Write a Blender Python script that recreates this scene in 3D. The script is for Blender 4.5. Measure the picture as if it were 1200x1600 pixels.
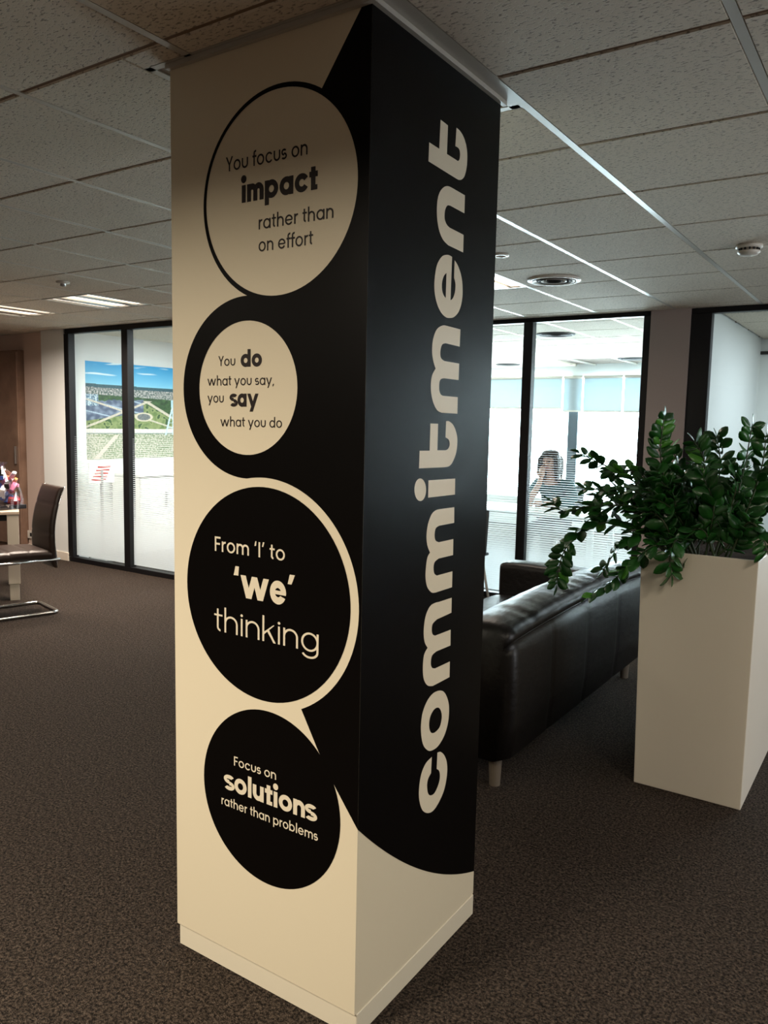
import bpy, bmesh, math, random
from math import sin, cos, pi, radians
from mathutils import Vector, Matrix, noise
from mathutils.geometry import delaunay_2d_cdt

for o in list(bpy.data.objects): bpy.data.objects.remove(o)
S = bpy.context.scene
COL = S.collection
H = 2.45            # ceiling height
TX, TY, TM = 0.045, 0.4986, 0.6   # ceiling grid origin and module

# ------------------------------------------------------------------ camera
cam_d = bpy.data.cameras.new('camera'); cam = bpy.data.objects.new('camera', cam_d); COL.objects.link(cam)
yaw, pitch, roll, F = -0.58652, -0.11032, 0.02061, 1242.46
fw = Vector((sin(yaw)*cos(pitch), cos(yaw)*cos(pitch), sin(pitch)))
rt = Vector((cos(yaw), -sin(yaw), 0)); up = rt.cross(fw)
r2 = rt*cos(roll)+up*sin(roll); u2 = -rt*sin(roll)+up*cos(roll)
M = Matrix((r2, u2, -fw)).transposed().to_4x4(); M.translation = Vector((1.0541, -1.4994, 1.5348))
cam.matrix_world = M
cam_d.sensor_fit = 'HORIZONTAL'; cam_d.sensor_width = 36.0; cam_d.lens = 36.0*F/1200
cam_d.clip_start = 0.05; cam_d.clip_end = 300
S.camera = cam

# ------------------------------------------------------------------ world, light, exposure
W = bpy.data.worlds.new('sky'); S.world = W; W.use_nodes = True
bg = W.node_tree.nodes['Background']; bg.inputs[0].default_value = (0.80, 0.93, 1.0, 1); bg.inputs[1].default_value = 14.0
S.view_settings.view_transform = 'Standard'; S.view_settings.look = 'None'
S.view_settings.gamma = 1.0; S.view_settings.use_curve_mapping = False
S.view_settings.exposure = 0.0
S.cycles.use_denoising = True
S.cycles.max_bounces = 10; S.cycles.diffuse_bounces = 5; S.cycles.transparent_max_bounces = 24
S.cycles.sample_clamp_indirect = 6.0

def area(name, loc, sx, sy, power, col, spread=180, rot=(0, 0, 0), portal=False):
    l = bpy.data.lights.new(name, 'AREA'); l.shape = 'RECTANGLE'; l.size = sx; l.size_y = sy
    l.energy = power; l.color = col; l.spread = radians(spread)
    if portal: l.cycles.is_portal = True
    o = bpy.data.objects.new(name, l); o.location = loc; o.rotation_euler = rot; COL.objects.link(o); return o
WARM = (1.0, 0.89, 0.72); COOL = (0.84, 0.94, 1.0)
# unseen ceiling lamps for warm front light, right-hand ones added to brighten planter
for lx, ly, p in ((-.855, -2.2, 132), (-2.655, -2.2, 40), (1.545, -1.6, 26), (2.145, .2, 28), (-4.455, -1.6, 34)):
    area('luminaire_and_fill', (lx, ly, 2.44), 0.55, 0.55, p, WARM, 165)
# lit luminaires seen in the photograph
for lx, ly, p in ((-4.455, 2.6, 66), (-5.655, 2.6, 66), (-1.455, 3.2, 12)):
    area('luminaire_and_fill', (lx, ly, 2.425), 0.55, 0.5, p, (1.0, 0.84, 0.70), 165)
# ceiling lighting of the rooms behind the glass
for lx, ly, p in ((-5.2, 4.7, 48), (-4.0, 4.7, 48), (-3.6, 7.4, 14)):
    area('office_ceiling_light', (lx, ly, 2.43), 0.6, 1.2, p, (0.93, 0.98, 1.0), 180)
for lx, ly in ((0.9, 6.0),):
    area('office_ceiling_light', (lx, ly, 2.43), 0.6, 1.2, 40, COOL, 180)
# daylight through the far windows and the end room window, plus an added right-hand fill
area('daylight_and_fill', (-4.2, 10.22, 1.36), 7.4, 1.8, 1000, COOL, 180, (radians(-90), 0, 0))
area('daylight_and_fill', (2.9, 7.42, 1.45), 2.2, 1.5, 60, COOL, 180, (radians(-90), 0, 0))
area('daylight_and_fill', (3.9, 2.4, 1.4), 2.0, 1.3, 48, (.97, .98, 1.0), 180, (0, radians(90), 0))  # added fill by the windowless right wall, lightens ceiling and planter side

# ------------------------------------------------------------------ helpers
def lin(c):
    return tuple(((v/12.92) if v <= .04045 else ((v+.055)/1.055)**2.4) for v in c)
def rgb(r, g, b): return lin((r/255, g/255, b/255))+(1,)

def mat(name, col, rough=0.5, metal=0.0, spec=0.5, bump=None, var=None, coat=0.0, emit=None, trans=0.0):
    m = bpy.data.materials.new(name); m.use_nodes = True; nt = m.node_tree; b = nt.nodes['Principled BSDF']
    b.inputs['Base Color'].default_value = col; b.inputs['Roughness'].default_value = rough
    b.inputs['Metallic'].default_value = metal; b.inputs['Specular IOR Level'].default_value = spec
    b.inputs['Coat Weight'].default_value = coat
    if emit: b.inputs['Emission Color'].default_value = emit[0]; b.inputs['Emission Strength'].default_value = emit[1]
    if bump or var:
        geo = nt.nodes.new('ShaderNodeNewGeometry'); mp = nt.nodes.new('ShaderNodeMapping')
        nt.links.new(geo.outputs['Position'], mp.inputs['Vector'])
    if bump:
        sc, st, dist = bump[:3]; mp.inputs['Scale'].default_value = bump[3] if len(bump) > 3 else (1, 1, 1)
        n = nt.nodes.new('ShaderNodeTexNoise'); n.inputs['Scale'].default_value = sc; n.inputs['Detail'].default_value = 3
        nt.links.new(mp.outputs['Vector'], n.inputs['Vector'])
        bp = nt.nodes.new('ShaderNodeBump'); bp.inputs['Strength'].default_value = st; bp.inputs['Distance'].default_value = dist
        nt.links.new(n.outputs['Fac'], bp.inputs['Height']); nt.links.new(bp.outputs['Normal'], b.inputs['Normal'])
    if var:
        sc, col2, lo, hi = var
        n2 = nt.nodes.new('ShaderNodeTexNoise'); n2.inputs['Scale'].default_value = sc; n2.inputs['Detail'].default_value = 4
        nt.links.new(geo.outputs['Position'], n2.inputs['Vector'])
        r = nt.nodes.new('ShaderNodeMapRange'); r.inputs['From Min'].default_value = lo; r.inputs['From Max'].default_value = hi
        nt.links.new(n2.outputs['Fac'], r.inputs['Value'])
        mx = nt.nodes.new('ShaderNodeMix'); mx.data_type = 'RGBA'
        mx.inputs['A'].default_value = col; mx.inputs['B'].default_value = col2
        nt.links.new(r.outputs['Result'], mx.inputs['Factor']); nt.links.new(mx.outputs['Result'], b.inputs['Base Color'])
    return m

def mesh(name, vs, fs, m, parent=None, loc=None, smooth=False, mats=None, idx=None):
    me = bpy.data.meshes.new(name); me.from_pydata([tuple(v) for v in vs], [], fs)
    for mm in (mats or [m]): me.materials.append(mm)
    if idx:
        for p, i in zip(me.polygons, idx): p.material_index = i
    if smooth:
        for p in me.polygons: p.use_smooth = True
    me.update()
    o = bpy.data.objects.new(name, me); COL.objects.link(o)
    if parent: o.parent = parent
    if loc: o.location = loc
    return o

class MB:
    def __init__(s): s.v = []; s.f = []
    def box(s, x0, x1, y0, y1, z0, z1, mtx=None):
        b = len(s.v); P = [(x0,y0,z0),(x1,y0,z0),(x1,y1,z0),(x0,y1,z0),(x0,y0,z1),(x1,y0,z1),(x1,y1,z1),(x0,y1,z1)]
        if mtx: P = [mtx @ Vector(p) for p in P]
        s.v += P
        s.f += [tuple(b+i for i in q) for q in ((0,3,2,1),(4,5,6,7),(0,1,5,4),(1,2,6,5),(2,3,7,6),(3,0,4,7))]
        return s
    def tube(s, pts, r, n=8, cap=True, closed=False):
        pts = [Vector(p) for p in pts]; b = len(s.v); N = len(pts); rr = r if isinstance(r, (list, tuple)) else [r]*N
        prev = None
        for i, p in enumerate(pts):
            if closed: d = (pts[(i+1) % N]-pts[i-1])
            else: d = pts[min(i+1, N-1)]-pts[max(i-1, 0)]
            d.normalize()
            if prev is None:
                a = Vector((0,0,1)) if abs(d.z) < .9 else Vector((1,0,0)); u = d.cross(a).normalized()
            else: u = (prev-d*prev.dot(d)).normalized()
            prev = u; w = d.cross(u)
            for k in range(n):
                t = 2*pi*k/n; s.v.append(p+(u*cos(t)+w*sin(t))*rr[i])
        for i in range(N if closed else N-1):
            for k in range(n):
                a0 = b+i*n+k; a1 = b+i*n+(k+1) % n; j = (i+1) % N; c0 = b+j*n+k; c1 = b+j*n+(k+1) % n
                s.f.append((a0, a1, c1, c0))
        if cap and not closed:
            s.f.append(tuple(b+k for k in range(n))[::-1]); s.f.append(tuple(b+(N-1)*n+k for k in range(n)))
        return s
    def lathe(s, prof, c, n=32, axis='z'):
        b = len(s.v)
        for r, z in prof:
            for k in range(n):
                t = 2*pi*k/n; s.v.append((c[0]+r*cos(t), c[1]+r*sin(t), c[2]+z))
        for i in range(len(prof)-1):
            for k in range(n):
                s.f.append((b+i*n+k, b+i*n+(k+1) % n, b+(i+1)*n+(k+1) % n, b+(i+1)*n+k))
        return s
    def build(s, name, m, parent=None, smooth=False, bevel=0, seg=2, loc=None):
        o = mesh(name, s.v, s.f, m, parent, loc, smooth)
        bm = bmesh.new(); bm.from_mesh(o.data); bmesh.ops.recalc_face_normals(bm, faces=bm.faces)
        bm.to_mesh(o.data); bm.free()
        if bevel:
            md = o.modifiers.new('bevel', 'BEVEL'); md.width = bevel; md.segments = seg; md.limit_method = 'ANGLE'
            for p in o.data.polygons: p.use_smooth = smooth or seg > 1
            if seg > 1:
                wn = o.modifiers.new('wn', 'WEIGHTED_NORMAL'); wn.keep_sharp = False
        return o

def box(name, m, x0, x1, y0, y1, z0, z1, parent=None, bevel=0, seg=2, mtx=None):
    return MB().box(x0, x1, y0, y1, z0, z1, mtx).build(name, m, parent, bevel=bevel, seg=seg)
def empty(name, loc=(0,0,0), rz=0, parent=None):
    o = bpy.data.objects.new(name, None); o.location = loc; o.rotation_euler = (0,0,rz); COL.objects.link(o)
    if parent: o.parent = parent
    return o
def tag(o, label, cat, group=None):
    o['label'] = label; o['category'] = cat
    if group: o['group'] = group
    return o
def struct(o, label=None):
    o['kind'] = 'structure'
    if label: o['label'] = label
    return o
def stuff(o): o['kind'] = 'stuff'; return o
def link_copy(o, parent, loc=None):
    c = o.copy(); COL.objects.link(c); c.parent = parent
    if loc is not None: c.location = loc
    return c

# ------------------------------------------------------------------ materials
M_white = mat('column_paint', rgb(222, 210, 184), 0.42, spec=0.35, bump=(60, .03, .002))
M_plinth = mat('plinth_paint', rgb(222, 212, 190), 0.5, bump=(40, .1, .003))
M_black = mat('black_vinyl', rgb(9, 7, 6), 0.34, spec=0.08)
M_letterW = mat('letter_vinyl', rgb(222, 210, 186), 0.45, spec=0.3)
M_letterB = mat('dark_letter_vinyl', rgb(30, 18, 13), 0.45, spec=0.3)
M_frame = mat('frame_metal', rgb(11, 10, 13), 0.5, spec=0.35)
M_wallG = mat('wall_paint_grey', rgb(160, 147, 142), 0.8)
M_wallP = mat('wall_paint_rose', rgb(205, 184, 172), 0.8)
M_wallW = mat('wall_paint_white', rgb(225, 228, 226), 0.75)
M_tee = mat('grid_metal', rgb(176, 172, 162), 0.36, spec=0.5)
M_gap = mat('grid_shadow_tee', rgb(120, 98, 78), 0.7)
M_backing = mat('ceiling_backing', rgb(110, 100, 90), 0.9)
M_base = mat('skirting_paint', rgb(225, 215, 200), 0.5)
M_chrome = mat('chrome', rgb(225, 225, 225), 0.12, metal=1)
M_steel = mat('brushed_steel', rgb(190, 190, 190), 0.3, metal=1)
M_plastic = mat('white_plastic', rgb(222, 216, 206), 0.4)
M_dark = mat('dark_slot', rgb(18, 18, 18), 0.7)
M_lamp = mat('lit_tube', rgb(255, 240, 215), 0.5, emit=((1.0, .90, .78, 1), 3.2))
M_louver = mat('louver_metal', rgb(200, 190, 178), 0.3, metal=.6)
M_desk = mat('white_desk', rgb(232, 232, 228), 0.4)

def tile_mat():
    m = bpy.data.materials.new('mineral_tile'); m.use_nodes = True; nt = m.node_tree; b = nt.nodes['Principled BSDF']
    N = nt.nodes.new; L = nt.links.new
    geo = N('ShaderNodeNewGeometry'); mp = N('ShaderNodeMapping'); mp.inputs['Rotation'].default_value = (0, 0, .6); mp.inputs['Scale'].default_value = (1.0, 2.3, 1)
    L(geo.outputs['Position'], mp.inputs['Vector'])
    n = N('ShaderNodeTexNoise'); n.inputs['Scale'].default_value = 62; n.inputs['Detail'].default_value = 4; n.inputs['Roughness'].default_value = .62
    L(mp.outputs['Vector'], n.inputs['Vector'])
    r = N('ShaderNodeValToRGB'); r.color_ramp.elements[0].position = .36; r.color_ramp.elements[1].position = .46
    r.color_ramp.elements[0].color = (0, 0, 0, 1); L(n.outputs['Fac'], r.inputs['Fac'])
    mx = N('ShaderNodeMix'); mx.data_type = 'RGBA'; mx.inputs['A'].default_value = rgb(142, 134, 122); mx.inputs['B'].default_value = rgb(212, 202, 186)
    L(r.outputs['Color'], mx.inputs['Factor']); L(mx.outputs['Result'], b.inputs['Base Color'])
    bp = N('ShaderNodeBump'); bp.inputs['Strength'].default_value = .5; bp.inputs['Distance'].default_value = .004
    L(r.outputs['Color'], bp.inputs['Height']); L(bp.outputs['Normal'], b.inputs['Normal'])
    b.inputs['Roughness'].default_value = .9; b.inputs['Specular IOR Level'].default_value = .2
    return m
M_tile = tile_mat()

def carpet_mat():
    m = bpy.data.materials.new('loop_carpet'); m.use_nodes = True; nt = m.node_tree; b = nt.nodes['Principled BSDF']
    N = nt.nodes.new; L = nt.links.new
    geo = N('ShaderNodeNewGeometry')
    n = N('ShaderNodeTexNoise'); n.inputs['Scale'].default_value = 115; n.inputs['Detail'].default_value = 4; n.inputs['Roughness'].default_value = .7
    L(geo.outputs['Position'], n.inputs['Vector'])
    n2 = N('ShaderNodeTexNoise'); n2.inputs['Scale'].default_value = 45; n2.inputs['Detail'].default_value = 3; L(geo.outputs['Position'], n2.inputs['Vector'])
    v = N('ShaderNodeTexVoronoi'); v.inputs['Scale'].default_value = 230; L(geo.outputs['Position'], v.inputs['Vector'])
    r = N('ShaderNodeValToRGB'); e = r.color_ramp.elements
    e[0].position = .41; e[0].color = rgb(27, 22, 19); e[1].position = .63; e[1].color = rgb(95, 82, 72)
    L(n.outputs['Fac'], r.inputs['Fac'])
    mx = N('ShaderNodeMix'); mx.data_type = 'RGBA'; mx.blend_type = 'MULTIPLY'; mx.inputs['Factor'].default_value = .55
    r2_ = N('ShaderNodeValToRGB'); r2_.color_ramp.elements[0].position = .35; r2_.color_ramp.elements[0].color = (.35, .35, .35, 1); r2_.color_ramp.elements[1].position = .6
    L(n2.outputs['Fac'], r2_.inputs['Fac'])
    L(r.outputs['Color'], mx.inputs['A']); L(r2_.outputs['Color'], mx.inputs['B']); L(mx.outputs['Result'], b.inputs['Base Color'])
    ad = N('ShaderNodeMath'); ad.operation = 'ADD'; L(n.outputs['Fac'], ad.inputs[0]); L(v.outputs['Distance'], ad.inputs[1])
    bp = N('ShaderNodeBump'); bp.inputs['Strength'].default_value = .9; bp.inputs['Distance'].default_value = .006
    L(ad.outputs[0], bp.inputs['Height']); L(bp.outputs['Normal'], b.inputs['Normal'])
    b.inputs['Roughness'].default_value = .9; b.inputs['Specular IOR Level'].default_value = .12
    b.inputs['Sheen Weight'].default_value = .0
    return m
M_carpet = carpet_mat()

def glass_mat(name, tint, fac):
    m = bpy.data.materials.new(name); m.use_nodes = True; nt = m.node_tree; nt.nodes.clear(); N = nt.nodes.new; L = nt.links.new
    o = N('ShaderNodeOutputMaterial'); t = N('ShaderNodeBsdfTransparent'); t.inputs[0].default_value = tint
    g = N('ShaderNodeBsdfGlossy'); g.inputs['Roughness'].default_value = .02; g.inputs['Color'].default_value = (.9, .95, 1, 1)
    x = N('ShaderNodeMixShader'); x.inputs[0].default_value = fac
    L(t.outputs[0], x.inputs[1]); L(g.outputs[0], x.inputs[2]); L(x.outputs[0], o.inputs[0]); return m
M_glass = glass_mat('clear_glass', (.95, .98, .98, 1), .035)
M_cello = glass_mat('cellophane', (.9, .9, .95, 1), .22)
def film_mat():
    m = bpy.data.materials.new('frosted_film'); m.use_nodes = True; nt = m.node_tree; nt.nodes.clear(); N = nt.nodes.new; L = nt.links.new
    o = N('ShaderNodeOutputMaterial'); t = N('ShaderNodeBsdfTranslucent'); t.inputs[0].default_value = (.95, .97, .97, 1)
    g = N('ShaderNodeBsdfDiffuse'); g.inputs[0].default_value = (.9, .92, .92, 1); q = N('ShaderNodeBsdfTransparent')
    x = N('ShaderNodeMixShader'); x.inputs[0].default_value = .35; y = N('ShaderNodeMixShader'); y.inputs[0].default_value = .35
    L(t.outputs[0], x.inputs[1]); L(g.outputs[0], x.inputs[2]); L(x.outputs[0], y.inputs[1]); L(q.outputs[0], y.inputs[2]); L(y.outputs[0], o.inputs[0]); return m
M_film = film_mat()
def blind_mat():
    m = bpy.data.materials.new('blind_fabric'); m.use_nodes = True; nt = m.node_tree; nt.nodes.clear(); N = nt.nodes.new; L = nt.links.new
    o = N('ShaderNodeOutputMaterial'); t = N('ShaderNodeBsdfTranslucent'); t.inputs[0].default_value = (.36, .42, .44, 1)
    g = N('ShaderNodeBsdfDiffuse'); g.inputs[0].default_value = (.6, .68, .72, 1)
    x = N('ShaderNodeMixShader'); x.inputs[0].default_value = .6
    L(t.outputs[0], x.inputs[1]); L(g.outputs[0], x.inputs[2]); L(x.outputs[0], o.inputs[0]); return m
M_blind = blind_mat()

# ------------------------------------------------------------------ room shell
XL, XR, YB = -9.0, 4.2, -6.0
Y1, Y2, YF = 3.683, 4.921, 10.1       # left glazing, right glazing, far facade
struct(box('floor', M_carpet, XL, XR, YB, YF+.2, -.12, 0), 'dark brown grey loop pile carpet')
ceil_ = struct(box('ceiling', M_backing, XL, XR, YB, YF+.2, H+.03, H+.15), 'suspended ceiling of square mineral tiles')
struct(box('wall_back', M_wallG, XL, XR, YB-.1, YB, 0, H+.1))
struct(box('wall_far_left', M_wallG, XL-.1, XL, YB, YF, 0, H+.1))
struct(box('wall_right', M_wallG, XR, XR+.1, YB, YF, 0, H+.1))

# ceiling tiles: bevelled square pieces hanging in the grid
def tile_mesh(w, d):
    e = .004; z = 0
    V = [(0,0,.016),(w,0,.016),(w,d,.016),(0,d,.016),(0,0,z+e),(w,0,z+e),(w,d,z+e),(0,d,z+e),(e,e,z),(w-e,e,z),(w-e,d-e,z),(e,d-e,z)]
    Fc = [(0,1,2,3),(0,4,5,1),(1,5,6,2),(2,6,7,3),(3,7,4,0),(4,8,9,5),(5,9,10,6),(6,10,11,7),(7,11,8,4),(11,10,9,8)]
    me = bpy.data.meshes.new('ceiling_tile'); me.from_pydata(V, [], Fc); me.materials.append(M_tile)
    bm = bmesh.new(); bm.from_mesh(me); bmesh.ops.recalc_face_normals(bm, faces=bm.faces); bm.to_mesh(me); bm.free()
    return me
GX, GY = .012, .0065
TILE = tile_mesh(TM-2*GX, TM-2*GY)
_tm = {}
def put_tile(x0, x1, y0, y1):
    full = abs(x1-x0-(TM-2*GX)) < 1e-4 and abs(y1-y0-(TM-2*GY)) < 1e-4
    me = TILE if full else _tm.setdefault((round(x1-x0, 4), round(y1-y0, 4)), None) or tile_mesh(x1-x0, y1-y0)
    _tm[(round(x1-x0, 4), round(y1-y0, 4))] = me
    o = bpy.data.objects.new('ceiling_tile', me); o.location = (x0, y0, H); COL.objects.link(o); o.parent = ceil_
lum_slots = {(-8, 3), (-10, 3), (-3, 4)}
def cell(i, j): return TX+TM*i, TX+TM*(i+1), TY+TM*j, TY+TM*(j+1)
def cut_tile(x0, x1, y0, y1, cx0, cx1, cy0, cy1):
    """tile minus a rectangular cut-out, as up to four pieces"""
    cx0, cx1, cy0, cy1 = max(cx0, x0), min(cx1, x1), max(cy0, y0), min(cy1, y1)
    if cx0 >= cx1 or cy0 >= cy1: put_tile(x0, x1, y0, y1); return
    for a, b, c, d in ((x0, cx0, y0, y1), (cx1, x1, y0, y1), (cx0, cx1, y0, cy0), (cx0, cx1, cy1, y1)):
        if b-a > .02 and d-c > .02: put_tile(a, b, c, d)
ymax = {True: Y1, False: Y2}
ntile = 0
for i in range(-15, 5):
    for j in range(-4, 8):
        x0, x1, y0, y1 = cell(i, j)
        x0 += GX; x1 -= GX; y0 += GY; y1 -= GY
        lim = Y1+.07 if (x0+x1)/2 < -3.3 else Y2-.03
        if x1 < -8.4: continue
        if y0 > lim-.03: continue
        y1 = min(y1, lim)
        if (i, j) in lum_slots: continue
        # leave out what the frame cannot see
        if (x0+x1)/2 > 1.4 and j < 1: continue
        cut_tile(x0, x1, y0, y1, -.715, .033, -.022, .715) if (-.8 < x1 and x0 < .04 and y1 > -.04 and y0 < .72) else put_tile(x0, x1, y0, y1)
        ntile += 1
# tiles in the office behind the right-hand glazing and in the end room
for i in range(-9, 0):
    for j in range(7, 14):
        x0, x1, y0, y1 = cell(i, j); x0 += GX; x1 -= GX; y0 += GY; y1 -= GY
        if y1 < Y2+.1: continue
        y0 = max(y0, Y2+.05); x1 = min(x1, -.44)
        if x1-x0 < .05: continue
        put_tile(x0, x1, y0, y1)
for i in range(-1, 3):
    for j in range(7, 12):
        x0, x1, y0, y1 = cell(i, j); x0 += GX; x1 -= GX; y0 += GY; y1 -= GY
        y0 = max(y0, Y2+.05); x0 = max(x0, -.29); y1 = min(y1, 7.28)
        if y1-y0 < .05 or x1-x0 < .05: continue
        put_tile(x0, x1, y0, y1)
b = MB()
# slab of plain tiles closing the part of the ceiling the photograph does not show
b.box(XL, XR, YB, TY-4*TM-.02, H, H+.03); b.box(1.5, XR, TY-4*TM, TY+TM, H, H+.03)
b.box(-6.5, -3.35, Y1+.1, 5.6, H, H+.03); b.box(-8.5, -5.36, 5.7, YF, H, H+.03); b.box(-5.36, -3.25, 8.9, YF, H, H+.03)
b.build('ceiling_field', M_tile, ceil_)
for i in range(-15, 6):
    x = TX+TM*i; lim = Y1+.07 if x < -3.3 else Y2
    o = box('grid_runner', M_tee, x-GX, x+GX, TY-4*TM if not (0 <= i <= 0) else .72, lim, H+.0005, H+.02, ceil_)
    if i == -1: pass
box('grid_runner', M_tee, TX-GX, TX+GX, TY-4*TM, -.04, H+.0005, H+.02, ceil_)
for j in range(-4, 9):
    y = TY+TM*j
    if y < Y1: box('grid_cross_tee', M_gap, -8.4, 2.4 if j > 0 else 1.5, y-GY, y+GY, H+.004, H+.02, ceil_)
    elif y < Y2: box('grid_cross_tee', M_gap, -3.3, 2.4, y-GY, y+GY, H+.004, H+.02, ceil_)
for i in range(-8, 3):
    x = TX+TM*i
    box('grid_runner', M_tee, x-GX, x+GX, Y2+.05, YF if x < -.4 else 7.3, H+.0005, H+.02, ceil_)
for j in range(8, 15):
    y = TY+TM*j; box('grid_cross_tee', M_gap, -5.3, -.4 if y > 7.3 else 1.8, y-GY, y+GY, H+.004, H+.02, ceil_)
# collar of tees framing the cut-out round the column
b = MB()
b.box(-.715, -.691, -.03, .715, H+.0005, H+.02); b.box(-.715, .03, .691, .715, H+.0005, H+.02)
b.box(-.715, .0, -.022, -.001, H+.0005, H+.02); b.box(.001, .057, -.022, .72, H+.0005, H+.02)
b.build('collar_tee', M_tee, ceil_)
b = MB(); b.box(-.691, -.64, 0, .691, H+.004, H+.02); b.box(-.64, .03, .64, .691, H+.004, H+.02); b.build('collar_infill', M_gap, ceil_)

# walls round the glazing on the left
struct(box('wall_left', M_wallP, -7.3, -6.84, 3.75, 3.9, 0, H+.05))
box('wall_left_lower', M_wallP, XL, -7.3, 3.79, 3.9, 0, H+.05)
o = bpy.data.objects['wall_left_lower']; o.name = 'wall_left_recess'; struct(o)
struct(box('wall_left_pier', M_wallW, -6.84, -6.42, Y1-.02, 3.9, 0, H+.05))
struct(box('baseboard_left', M_base, -7.3, -6.84, 3.735, 3.75, 0, .09, bevel=.003))
struct(box('baseboard_pier', M_base, -6.845, -6.43, Y1-.035, Y1-.02, 0, .09, bevel=.003))
struct(box('wall_step', M_wallG, -3.35, -3.25, Y1-.03, 5.7, 0, H+.05))
struct(box('wall_centre_pier', M_wallG, -.736, -.44, Y2-.04, Y2+.1, 0, H+.05))
struct(box('wall_partition', M_wallW, -.42, -.31, Y2+.1, YF, 0, H+.05))
struct(box('wall_end_room', M_wallW, -.31, 1.8, 7.3, 7.4, 0, H+.05))
w5 = struct(empty('window_5'), 'outside window of the end room, right of the frame')
box('sill_wall', M_wallW, 1.8, XR, 7.3, 7.4, 0, .7, w5); box('head_wall', M_wallW, 1.8, XR, 7.3, 7.4, 2.2, H+.05, w5)
for x in (1.83, 2.9, 3.97): box('mullion', M_frame, x-.03, x+.03, 7.3, 7.38, .7, 2.2, w5)
box('glass_pane', M_glass, 1.86, 2.87, 7.34, 7.346, .7, 2.2, w5); box('glass_pane', M_glass, 2.93, 3.94, 7.34, 7.346, .7, 2.2, w5)
struct(box('trim_end_room', M_frame, -.31, 2.0, 7.27, 7.3, 2.30, 2.33))
# left room: side wall with mural, rear wall
struct(box('wall_mural', M_wallW, -6.62, -6.5, 3.9, 5.7, 0, H+.05))
struct(box('wall_mural_pier', M_wallW, -6.5, -6.46, 3.76, 3.93, 0, H+.05))
struct(box('wall_left_room_rear', M_wallW, -6.5, -3.35, 5.6, 5.7, 0, H+.05))

# ------------------------------------------------------------------ glazed partitions
def film(parent, x0, x1, y, z0=.06, z1=1.335):
    b = MB(); p = .0195; z = z1; k = 0
    while z > z0+.02:
        t = min(1, (z1-z)/(z1-.12)); wd = p*(.09+.89*min(1, t*1.35)**1.5)
        b.box(x0, x1, y-.0004, y, z-wd, z); z -= p
    return stuff(b.build('frosted_film', M_film, parent))
def glazing(name, label, y, xs, x_end, z_top, stile, depth=.055, top=.05, bot=.05, flms=True):
    root = struct(empty(name), label)
    # xs: centre positions of verticals with their half-widths
    box('top_rail', M_frame, xs[0][0]-xs[0][1], x_end, y-.02, y+depth, z_top-top, z_top, root, bevel=.003, seg=1)
    box('bottom_rail', M_frame, xs[0][0]-xs[0][1], x_end, y-.02, y+depth, 0, bot, root, bevel=.003, seg=1)
    for x, hw in xs: box('mullion', M_frame, x-hw, x+hw, y-.022, y+depth+.002, bot, z_top-top, root, bevel=.003, seg=1)
    for (xa, ha), (xb, hb) in zip(xs[:-1], xs[1:]):
        box('glass_pane', M_glass, xa+ha, xb-hb, y+.03, y+.036, bot, z_top-top, root)
        if flms: film(root, xa+ha, xb-hb, y+.028, bot+.005)
    return root
glazing('window_1', 'dark framed full height glazing left of the column with frosted stripes', Y1,
        [(-6.40, .04), (-5.47, .045), (-4.5, .045), (-3.4, .045)], -3.355, H, .04)
glazing('window_2', 'dark framed full height glazing right of the column behind the sofa', Y2,
        [(-3.20, .045), (-1.765, .042), (-.765, .03)], -.735, H, .03, top=.035)
glazing('window_3', 'dark blue framed glazing at the right edge behind the plant', Y2,
        [(-.365, .075), (1.0, .04), (2.4, .04), (3.9, .05)], 3.95, H, .05, top=.04, flms=False)
struct(box('wall_right_end', M_wallG, 3.95, XR, Y2, Y2+.1, 0, H+.05))

# ------------------------------------------------------------------ far facade of the bright office
fac = struct(empty('window_4'), 'bright outside windows under half lowered blinds')
M_facade = mat('facade_metal', rgb(80, 95, 105), 0.5)
box('sill_wall', M_wallW, -8.0, -.42, YF-.02, YF+.1, 0, .45, fac)
box('head_wall', M_wallW, -8.0, -.42, YF-.02, YF+.1, 2.28, H+.05, fac)
for x in (-7.2, -5.75, -3.25, -1.75, -.5):
    box('mullion', M_facade, x-.075, x+.075, YF-.06, YF+.08, .45, 2.28, fac)
for xa, xb in ((-7.1, -5.83), (-5.67, -3.33), (-3.17, -1.83), (-1.67, -.58)):
    box('glass_pane', M_glass, xa, xb, YF+.02, YF+.026, .45, 2.28, fac)
BLAB = ['pale roller blind showing at the right edge of the column, nearest to it', 'wide pale roller blind above the seated person',
        'narrow roller blind strip over the dark window post', 'roller blind panel directly right of the dark window post', 'roller blind panel nearest the right frame of the glazing']
for k, (xa, xb, zb) in enumerate(((-5.7, -4.72, 1.83), (-4.70, -3.43, 1.83), (-3.40, -3.12, 1.79), (-3.09, -2.52, 1.79), (-2.49, -1.83, 1.79))):
    r = empty('roller_blind', ((xa+xb)/2, YF-.1, zb))
    w = (xb-xa)/2
    box('blind_fabric', M_blind, -w, w, -.002, .002, 0, 2.27-zb, r)
    box('bottom_bar', M_plastic, -w, w, -.008, .008, -.02, .004, r)
    MB().tube([(-w, 0, 2.28-zb), (w, 0, 2.28-zb)], .022, 10).build('blind_roll', M_plastic, r, smooth=True)
    tag(r, BLAB[k], 'blind', 'roller blinds on the far office windows')

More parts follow.
